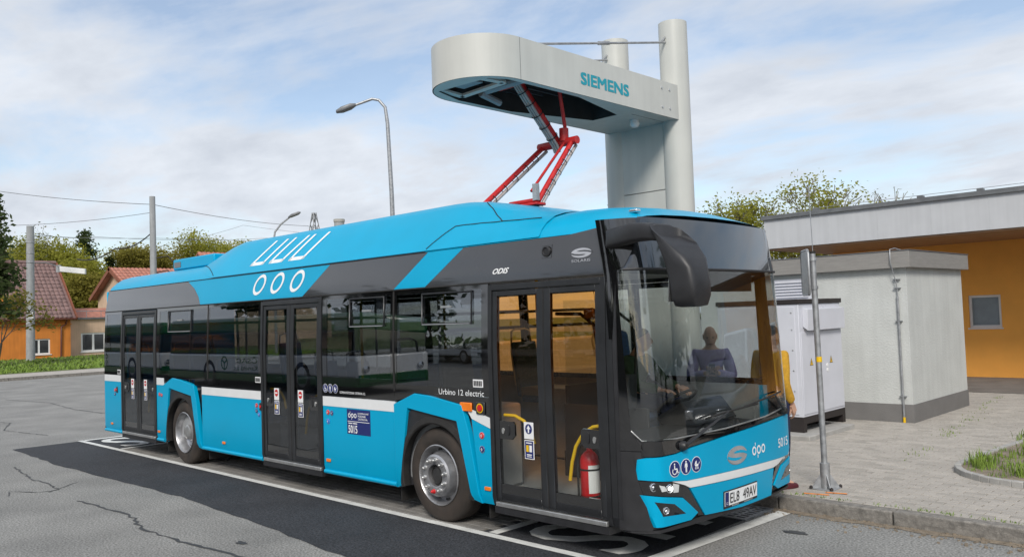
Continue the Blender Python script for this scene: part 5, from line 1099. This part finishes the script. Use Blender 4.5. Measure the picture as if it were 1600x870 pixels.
def conifer(loc, h, r_, label, seed=1, leaf='leaf_dark', group=None, dens=1., low=.12):
    rr = random.Random(seed); t = thing('conifer_tree', loc, label, 'tree', group); x, y, z0 = loc; mb = MB().tube([(x, y, z0-.2), (x+.1, y, z0+h)], [h*.018, .02], 8); lf = MB(); z = h*low
    while z < h*.98:
        k = 1-(z/h); n = int(5+4*k)
        for i in range(n):
            a = rr.uniform(0, 6.28); L = r_*(k**.75)*rr.uniform(.55, 1.15)+.15; p0 = Vector((x, y, z0+z)); d = Vector((math.cos(a), math.sin(a), rr.uniform(-.25, .2)))
            mb.tube([p0, p0+d*L*.6, p0+d*L+Vector((0, 0, .08*L))], [.03, .02, .008], 4, caps=False)
            for j in range(int(7*L*dens)+3):
                s = rr.uniform(.15, 1); leaf_quads(lf, p0+d*L*s+Vector((0, 0, .06*L*s)), 5, .10+.14*s, .17, rr)
        z += h*.035
    mk('trunk', mb, 'bark', t, recalc=False); mk('crown', lf, leaf, t, recalc=False); return t
def g(px, d): q = at(px, 500, d); return (q.x, q.y, .3)
def hgt(px, py, d): return at(px, py, d).z-.3
conifer(g(-12, 46), hgt(0, 292, 46), 2.0, 'dark spruce tree on the verge in front of the orange cottage', 5, 'leaf_green', dens=.6, low=.3)
tree(g(-4, 49), 4.6, 4, 'yellow-green young tree beside the dark spruce and orange cottage', 'leaf_olive', seed=9, nl=9, size=.13, lsp=.3, spread=.8, trunk=.3)
GB = 'trees behind the houses'
def bt(px, py, d, label, leaf, seed, nl=46, size=.15, lsp=.6, **k): return tree(g(px, d), hgt(px, py, d), 5, label, leaf, GB, seed, nl, size, lsp=lsp, **k)
bt(45, 370, 82, 'yellow-green spring tree behind the brown tiled roof ridge', 'leaf_spring', 3)
bt(82, 352, 84, 'pale blossoming tree between the spring tree and the tall dark pine', 'leaf_pale', 4, 4, .12, bark='bark_light')
conifer(g(132, 88), hgt(130, 356, 88), 3.4, 'tall dark pine behind the gap between cottage and gabled house', 6, 'leaf_green', GB, 1.2, .4)
bt(112, 398, 78, 'light green leafy tree filling the gap below the dark pine', 'leaf_spring', 12)
bt(140, 420, 76, 'olive leafy tree against the left wall of the gabled house', 'leaf_olive', 13)
conifer(g(174, 92), hgt(174, 398, 92), 1.8, 'small dark fir peeking above the gabled house peak', 8, 'leaf_dark', GB)
bt(210, 385, 96, 'olive-green tree behind the gabled roof and the tall pole', 'leaf_olive', 14)
bt(262, 372, 94, 'round olive-green tree right of the tall pole', 'leaf_olive', 15)
bt(325, 355, 92, 'broad yellow-green tree standing above the bus rear roof', 'leaf_spring', 16, wide=1.15)
bt(365, 400, 98, 'lower olive tree partly hidden by the bus roof hump', 'leaf_olive', 17)
bt(5, 385, 90, 'olive tree behind the spruce left of the cottage roof', 'leaf_olive', 18)
tree(g(1218, 33), hgt(1225, 250, 33), 6, 'large spring tree with fine budding branches behind the station roof', 'leaf_spring', None, 21, 13, .075, spread=.66, lsp=.3, trunk=.2, bark='bark_light', nb=3, r0=.22, wide=1.2)
tree(g(1150, 34), hgt(1150, 292, 34), 6, 'budding tree beside the bus destination sign, behind the station roof', 'leaf_spring', None, 22, 9, .075, spread=.68, lsp=.28, trunk=.22, bark='bark_light', nb=3, r0=.16, wide=.9)
tree(g(1295, 36), hgt(1290, 285, 36), 5, 'smaller budding tree leaning over the fascia of the station building', 'leaf_spring', None, 25, 7, .075, spread=.6, lsp=.26, trunk=.22, bark='bark_light', nb=3, r0=.14)
tree(g(1352, 38), hgt(1352, 290, 38), 5, 'sparse bare-twigged tree farther along the station roof line', 'leaf_pale', None, 23, 2, .06, spread=.5, lsp=.16, trunk=.26, bark='bark_light', nb=3, r0=.1)
tree(g(928, 40), hgt(928, 300, 40), 5, 'bare twiggy young tree between street lamp and mast columns', 'leaf_pale', None, 24, 0, .05, spread=.42, trunk=.3, bark='bark_light', nb=3, r0=.06)
for i, (x, y) in enumerate(((29.3, 16.5), (31.5, 14), (33, 18), (35.5, 12), (36, 6))): tree((x, y, 0), 9, 4, 'dark leafy tree mirrored in the left part of the windscreen', 'leaf_dark', 'trees ahead of the bus', 50+i, 46, .42, lsp=1.1, trunk=.14)
for i, (x, y, h) in enumerate(((-26, -30, 10), (-16, -33, 12), (-7, -30, 10), (1, -32, 11), (10, -30, 12), (19, -31, 10), (-38, -28, 11))):
    tree((x, y, 0), h, 4, 'dark leafy tree mirrored in the side windows, in the row opposite', 'leaf_dark', 'trees in the row opposite the bus', 30+i, 22, .42, lsp=.95, trunk=.26)
# ================================================================ other vehicles, mirrored in the glass
def wheel_small(parent, x, y, r_, s):
    w = mk('wheel', MB().lathe((x, y, r_), (0, s, 0), [(r_*.62, .0), (r_*.9, -.01), (r_, .03), (r_, .2), (r_*.8, .22)], 24), 'tyre', parent, smooth=40)
    mk('rim', MB().lathe((x, y, r_), (0, s, 0), [(r_*.64, .01), (r_*.58, .0), (r_*.3, .04), (r_*.12, .02), (0, .02)], 20), 'rim', w, smooth=40)
def coach(x0, y1, label, mirrored_text=True):
    c = thing('coach', (x0+6, y1-1.27, 0), label, 'bus', 'green and white coaches parked opposite'); x1 = x0+12; y0 = y1-2.5
    mk('body', MB().box(x0, x1, y0, y1, .52, 1.12), 'bus_white', c, bevel=.06); mk('skirt', MB().box(x0+.01, x1-.01, y0+.01, y1-.005, .28, .519), 'bus_green', c)
    mk('roof', MB().box(x0, x1, y0, y1, 2.55, 3.05), 'bus_green', c, bevel=.12); mk('cabin', MB().box(x0+.06, x1-.06, y0+.05, y1-.05, 1.11, 2.56), 'interior_dark', c)
    for k in range(7):
        a = x0+.2+k*1.66; w = mk('window', MB().box(a, a+1.6, y1-.05, y1-.02, 1.16, 2.5), 'dark_glass', c)
    mk('windscreen', MB().box(x1-.06, x1+.01, y0+.1, y1-.1, 1.15, 2.6), 'dark_glass', c); mk('front_panel', MB().box(x1-.01, x1+.03, y0+.05, y1-.05, .35, .6), 'bus_green', c, bevel=.03)
    for y in (y0+.3, y1-.3): mk('headlight', MB().lathe((x1+.03, y, .75), (1, 0, 0), [(.1, 0), (.1, .01), (0, .03)], 14), 'lamp_chrome', c, smooth=40)
    for x in (x0+3.3, x0+9.2):
        for y, s in ((y1+.0, -1), (y0, 1)): wheel_small(c, x, y, .48, s)
    lettering('lettering', 'ČSAD', x0+6.6, x0+5.2, .84, 1.05, lambda u, v: (u, y1+.004, v), 'bus_green', c, .02); lettering('lettering', 'Karviná a.s.', x0+6.6, x0+5.0, .60, .77, lambda u, v: (u, y1+.004, v), 'bus_green', c)
    mbx = MB(); ring2d(x0+4.4, .83, .24, .18, lambda u, v: (u, y1+.004, v), 24, mbx); [mbx.add([(x0+4.4+math.cos(a)*r_+math.cos(a+1.57)*w, y1+.004, .83+math.sin(a)*r_+math.sin(a+1.57)*w) for r_, w in ((0, .03), (.2, .03), (.2, -.03), (0, -.03))], [(0,1,2,3)]) for a in (.5, 2.6, 4.7)]
    mk('emblem', mbx, 'bus_green', c); return c
coach(-15, -7.6, 'white and green coach mirrored in the middle side windows of the bus'); coach(-28.5, -7.9, 'white and green coach mirrored in the rear side windows of the bus')
def car(loc, rz, paint, label, L=4.2, Wd=1.75, H=1.45, van=False, cat='car', group=None):
    c = thing('parked_van' if van else 'parked_car', loc, label, cat, group); hw = Wd/2
    if van: prof = [(-L/2, .35), (L/2, .35), (L/2, .8), (L/2-.12, 1.0), (L/2-.75, 1.12), (L/2-1.5, H), (-L/2+.1, H), (-L/2, H-.15)]
    else: prof = [(-L/2, .3), (L/2, .3), (L/2+.02, .6), (L/2-.1, .78), (L/2-1.05, .95), (-L/2+.15, 1.0), (-L/2, .85)]
    mk('body', MB().prism([(x, -hw, z) for x, z in prof], (0, Wd, 0)), paint, c, bevel=.09, seg=3, local=True)
    if van:
        mk('windscreen', MB().prism([(L/2-.74, -hw*.86, 1.16), (L/2-1.42, -hw*.86, H-.06), (L/2-1.48, -hw*.86, H-.06), (L/2-.8, -hw*.86, 1.16)], (0, Wd*.86, 0)), 'dark_glass', c, local=True)
        for s in (-1, 1): mk('side_window', MB().box(L/2-2.2, L/2-1.25, s*hw-.012, s*hw+.012, 1.1, H-.25), 'dark_glass', c, local=True)
        mk('rear_window', MB().box(-L/2-.01, -L/2+.02, -hw*.8, hw*.8, 1.1, H-.3), 'dark_glass', c, local=True)
    else:
        secs = []
        for x, z, w in ((L/2-1.0, .95, .93), (L/2-1.75, H-.03, .74), (L/2-2.2, H, .73), (-L/2+.75, H-.03, .72), (-L/2+.12, .99, .9)): secs.append((x, z, w))
        P = [(x, s*hw*w, z) for s in (-1, 1) for x, z, w in secs]; mk('cabin', MB().add(P, [(0,1,2,3,4), (9,8,7,6,5)]+[(i, i+1, 6+i, 5+i) for i in range(4)]), 'dark_glass', c, bevel=.04, local=True)
        mk('roof', MB().prism([(L/2-1.8, -hw*.73, H-.012), (L/2-2.2, -hw*.73, H+.012), (-L/2+.72, -hw*.73, H-.015), (-L/2+.8, -hw*.73, H-.04)], (0, Wd*.73, 0)), paint, c, bevel=.01, local=True)
    for x in (L/2-.85, -L/2+.8):
        for s in (-1, 1):
            w = mk('wheel', MB().lathe((x, s*(hw+.01), .32), (0, -s, 0), [(.2, .0), (.29, -.005), (.32, .03), (.32, .2), (.2, .21)], 24), 'tyre', c, smooth=40, local=True); mk('rim', MB().lathe((x, s*(hw+.01), .32), (0, -s, 0), [(.21, .005), (.19, .0), (.08, .03), (0, .02)], 18), 'rim', w, smooth=40, local=True)
    for s in (-1, 1):
        mk('headlight', MB().box(L/2-.06, L/2+.03, s*hw*.75-.16, s*hw*.75+.16, .62, .76), 'lamp_chrome', c, bevel=.02, local=True); mk('tail_light', MB().box(-L/2-.03, -L/2+.03, s*hw*.82-.1, s*hw*.82+.1, .7, .92), 'red', c, bevel=.02, local=True)
    mk('bumper', MB().box(L/2-.02, L/2+.06, -hw*.9, hw*.9, .32, .5), 'black_plastic', c, bevel=.02, local=True); mk('number_plate', MB().box(L/2+.06, L/2+.07, -.26, .26, .4, .5), 'letter_white', c, local=True)
    c.rotation_euler = (0, 0, rz); return c
car((15.7, 6.9, KZ), R(-98), 'car_dark', 'dark hatchback mirrored low in the windscreen, parked by the station')
car((17.0, 11.4, KZ), R(-95), 'car_silver', 'silver van mirrored at the windscreen edge beside the dark hatchback', 4.6, 1.85, 1.95, True, 'van')
for i, x in enumerate((-13.5, -18.8, -8.0)): car((x, -20.5, 0), R(4), 'bus_white', 'white panel van mirrored in the bus window behind the front wheel', 5.2, 1.95, 2.1, True, 'van', 'white vans parked opposite')
hb = thing('hedge', (-5, -24, 0), 'dark clipped hedge mirrored in the side windows behind the white vans', 'hedge'); lf = MB(); rr = random.Random(5)
for _ in range(5200): leaf_quads(lf, (rr.uniform(-40, 24), -24+rr.uniform(-.7, .7), rr.uniform(.2, 3.2)), 1, .1, .34, rr)
mk('foliage', lf, 'leaf_dark', hb, recalc=False); mk('stems', MB().box(-40, 24, -24.6, -23.4, -.1, 2.7), 'leaf_dark', hb)
# ================================================================ people
def skinned(V, E, rad, root):
    me = bpy.data.meshes.new('body'); me.from_pydata(V, E, []); o = bpy.data.objects.new('body', me); COL.objects.link(o)
    o.modifiers.new('s', 'SKIN'); sk = me.skin_vertices[0].data
    for i, r_ in enumerate(rad): sk[i].radius = (r_, r_) if not isinstance(r_, tuple) else r_
    sk[root].use_root = True; ss = o.modifiers.new('u', 'SUBSURF'); ss.levels = ss.render_levels = 2
    dg = bpy.context.evaluated_depsgraph_get(); m2 = bpy.data.meshes.new_from_object(o.evaluated_get(dg)); mb = MB(); mb.add([v.co for v in m2.vertices], [tuple(p.vertices) for p in m2.polygons])
    bpy.data.objects.remove(o); bpy.data.meshes.remove(m2); return mb
def chain(J, specs):
    V, E, Rr, idx = [], [], [], {}
    for a, b_ in specs:
        for k in (a, b_):
            if k not in idx: idx[k] = len(V); V.append(J[k][0]); Rr.append(J[k][1])
        E.append((idx[a], idx[b_]))
    return V, E, Rr
def head_mesh(mb, c, fwd, tilt, s=1.):
    fwd = Vector(fwd).normalized(); side_ = Vector((0, 0, 1)).cross(fwd).normalized(); f2 = (fwd*math.cos(tilt)-Vector((0, 0, 1))*math.sin(tilt)); up = f2.cross(side_)
    if up.z < 0: up = -up
    P = []; nu, nv = 20, 14
    for j in range(nv+1):
        ph = -math.pi/2+math.pi*j/nv; zz = math.sin(ph); w = math.cos(ph)
        for i in range(nu):
            th = 2*math.pi*i/nu; fx, sx = math.cos(th)*w, math.sin(th)*w; X, Y, Z = fx*.098, sx*.076, zz*.122
            if zz < 0: X += .018*(-zz)*(1 if fx > 0 else .2); Y *= 1-.25*zz*zz; X *= 1-.12*zz*zz
            if fx > .8 and -.35 < zz < .12: X += .022*max(0, 1-abs(sx)*6)*(1-abs(zz+.12)*2.6)
            if fx > .6 and .1 < zz < .3 and abs(sx) > .12: X -= .007
            P.append(Vector(c)+(f2*X+side_*Y+up*Z)*s)
    mb.add(P, [(j*nu+i, j*nu+(i+1) % nu, (j+1)*nu+(i+1) % nu, (j+1)*nu+i) for j in range(nv) for i in range(nu)])
    for sg_ in (-1, 1): mb.obox(Vector(c)+(side_*.077*sg_-f2*.005)*s, f2*.018*s, side_*.007*s, up*.03*s)
    return f2, side_, up
def hand(mb, w, d, palm_n, s=1.):
    w, d = Vector(w), Vector(d).normalized(); nrm = Vector(palm_n); nrm = (nrm-d*nrm.dot(d)).normalized(); sd_ = d.cross(nrm)
    mb.obox(w+d*.045, d*.05, sd_*.04, nrm*.014)
    for k, L in enumerate((.07, .082, .076, .06)):
        b_ = w+d*.09+sd_*(-.03+.02*k); mb.tube([b_, b_+d*L*.5+nrm*.008, b_+d*L*.8+nrm*.028, b_+d*L*.95+nrm*.045], [.0095, .009, .008, .006], 7)
    b_ = w+d*.03-sd_*.04; mb.tube([b_, b_-sd_*.025+d*.03+nrm*.01, b_-sd_*.03+d*.06+nrm*.025], [.011, .01, .007], 7)
def person(loc, label, J, head_c, fwd, tilt, top, trousers, hair_k, hands=True):
    t = thing('person', loc, label, 'person')
    sp = [('pelvis', 'waist'), ('waist', 'chest'), ('chest', 'neck'), ('neck', 'skull')]
    for q in 'lr': sp += [('chest', q+'sh'), (q+'sh', q+'el'), (q+'el', q+'wr'), ('pelvis', q+'hip'), (q+'hip', q+'kn'), (q+'kn', q+'an'), (q+'an', q+'toe')]
    JJ = dict(J); JJ['skull'] = (Vector(head_c)-Vector((0, 0, .02)), .05)
    mb = skinned(*chain(JJ, sp), 0); f2, sd_, up = head_mesh(mb, head_c, fwd, tilt)
    for q in 'lr':
        w = Vector(J[q+'wr'][0]); hand(mb, w, w-Vector(J[q+'el'][0]), J.get('palm', (0, 0, -1)))
    b_ = mk('body', mb, 'skin', t, smooth=80)
    cl = lambda names, grow_: {k: (J[k][0], (J[k][1][0]+grow_, J[k][1][1]+grow_) if isinstance(J[k][1], tuple) else J[k][1]+grow_) for k in names}
    tp = [('waist', 'chest'), ('chest', 'collar'), ('pelvis', 'waist')]+[(a+q1, a+q2) if q1 != 'chest' else ('chest', a+q2) for a in 'lr' for q1, q2 in (('chest', 'sh'), ('sh', 'el'), ('el', 'cuff'))]
    J2 = dict(J); J2['collar'] = (Vector(J['chest'][0]).lerp(Vector(J['neck'][0]), .7), .055)
    for q in 'lr': J2[q+'cuff'] = (Vector(J[q+'el'][0]).lerp(Vector(J[q+'wr'][0]), .92), .036)
    Jt = {k: (v[0], (v[1]+.02 if not isinstance(v[1], tuple) else (v[1][0]+.02, v[1][1]+.02))) for k, v in J2.items() if k != 'palm'}
    mk('shirt', skinned(*chain(Jt, tp), 0), top, t, smooth=80)
    lg = [('pelvis', q+'hip') for q in 'lr']+[(q+'hip', q+'kn') for q in 'lr']+[(q+'kn', q+'hem') for q in 'lr']
    for q in 'lr': Jt[q+'hem'] = (Vector(J[q+'kn'][0]).lerp(Vector(J[q+'an'][0]), .95), .06)
    mk('trousers', skinned(*chain(Jt, lg), 0), trousers, t, smooth=80)
    for q in 'lr':
        a, o2 = Vector(J[q+'an'][0]), Vector(J[q+'toe'][0]); d = (o2-a); d.z = 0; d.normalize(); s_ = Vector((0, 0, 1)).cross(d); z0 = o2.z-.03
        secs = []
        for k, w, h in ((-.08, .03, .07), (-.06, .042, .1), (.02, .045, .095), (.1, .048, .065), (.17, .04, .05), (.2, .02, .035)):
            c = a+d*k; secs.append([Vector((c.x, c.y, z0))+s_*w*u_+Vector((0, 0, h*v_)) for u_, v_ in ((-1, 0), (1, 0), (1, .6), (.5, 1), (-.5, 1), (-1, .6))])
        mk('shoe', MB().loft(secs, closed=True, caps=True), 'shoe', t, bevel=.008)
    for sg_ in (-1, 1): mk('eye', MB().lathe(Vector(head_c)+f2*.083+sd_*.031*sg_+up*.012, f2, [(.011, 0), (.008, .005), (0, .007)], 10), 'eye', t)
    mk('mouth', MB().obox(Vector(head_c)+f2*.098-up*.062, sd_*.022, f2*.004, up*.004), 'red' if 0 else 'shoe', t)
    if hair_k > 1: return t
    hm = MB(); P = []; nu, nv = 20, 8
    for j in range(nv+1):
        for i in range(nu):
            th = 2*math.pi*i/nu; lo = .35+hair_k*max(0, math.cos(th))-.5*max(0, -math.cos(th)); ph = lo+(math.pi/2-lo)*j/nv
            P.append(Vector(head_c)+f2*math.cos(th)*math.cos(ph)*.104+sd_*math.sin(th)*math.cos(ph)*.082+up*math.sin(ph)*.128)
    mk('hair', hm.add(P, [(j*nu+i, j*nu+(i+1) % nu, (j+1)*nu+(i+1) % nu, (j+1)*nu+i) for j in range(nv) for i in range(nu)]), 'hair', t, smooth=80)
    return t
def standing(x, y, z, yaw, arms):
    c, s_ = math.cos(yaw), math.sin(yaw)
    def w(f, l, h): return Vector((x+c*f-s_*l, y+s_*f+c*l, z+h))
    J = {'pelvis': (w(0, 0, .95), (.12, .1)), 'waist': (w(0, 0, 1.1), (.115, .095)), 'chest': (w(.01, 0, 1.32), (.13, .11)), 'neck': (w(.0, 0, 1.48), .055)}
    for q, sg_ in (('l', 1), ('r', -1)):
        J[q+'sh'] = (w(0, .17*sg_, 1.40), .06); J[q+'hip'] = (w(0, .09*sg_, .88), .09); J[q+'kn'] = (w(.02, .1*sg_, .48), .062); J[q+'an'] = (w(-.02, .1*sg_, .09), .042); J[q+'toe'] = (w(.13, .12*sg_, .03), .03)
        if arms == 'phone': J[q+'el'] = (w(.08, .24*sg_, 1.13), .043); J[q+'wr'] = (w(.3, .05*sg_, 1.2), .03)
        else: J[q+'el'] = (w(-.03, .2*sg_, 1.12), .04); J[q+'wr'] = (w(.1, .17*sg_, .88), .03)
    J['palm'] = (0, 0, 1) if arms == 'phone' else (0, 0, -.1); return J, w
J, w = standing(10.62, 3.12, KZ, R(-58), 'phone'); J['palm'] = (0, 0, 1)
person((10.62, 3.12, KZ), 'man in a purple shirt looking down at a phone beyond the windscreen', J, w(.03, 0, 1.60), (math.cos(R(-58)), math.sin(R(-58)), 0), R(14), 'cloth_purple', 'cloth_navy', 2)
ph = thing('phone', w(.4, 0, 1.26), 'dark phone held by the man in the purple shirt', 'phone'); q = w(.4, 0, 1.25); mk('case', MB().obox(q, (math.cos(R(32))*.035, math.sin(R(32))*.035, 0), (.02, -.03, .06), (.004, -.003, -.003)), 'interior_dark', ph, bevel=.004)
J, w = standing(11.50, 2.87, KZ, R(75), 'down'); J['palm'] = (-1, 0, 0)
person((11.50, 2.87, KZ), 'person in a mustard jumper and navy trousers half hidden behind the bus', J, w(.03, 0, 1.60), (math.cos(R(75)), math.sin(R(75)), 0), R(10), 'cloth_yellow', 'cloth_navy', .3)
dx, dy, dz = 10.58, 1.80, 1.03
J = {'pelvis': (Vector((dx-.12, dy, dz+.06)), (.12, .1)), 'waist': (Vector((dx-.13, dy, dz+.2)), (.12, .1)), 'chest': (Vector((dx-.08, dy, dz+.43)), (.14, .12)), 'neck': (Vector((dx-.04, dy, dz+.6)), .055), 'palm': (.5, 0, -.8)}
for q, sg_ in (('l', 1), ('r', -1)):
    J[q+'sh'] = (Vector((dx-.06, dy+.18*sg_, dz+.50)), .06); J[q+'el'] = (Vector((dx+.12, dy+.24*sg_, dz+.26)), .045); J[q+'wr'] = (Vector((dx+.36, dy+.16*sg_, dz+.22)), .03)
    J[q+'hip'] = (Vector((dx-.03, dy+.1*sg_, dz+.07)), .09); J[q+'kn'] = (Vector((dx+.38, dy+.13*sg_, dz+.08)), .062); J[q+'an'] = (Vector((dx+.46, dy+.12*sg_, dz-.3)), .042); J[q+'toe'] = (Vector((dx+.6, dy+.12*sg_, dz-.37)), .03)
person((dx, dy, .62), 'bus driver in a dark green jacket seated behind the windscreen', J, Vector((dx+.02, dy, dz+.72)), (.75, .66, 0), R(2), 'cloth_green', 'cloth_navy', .45)
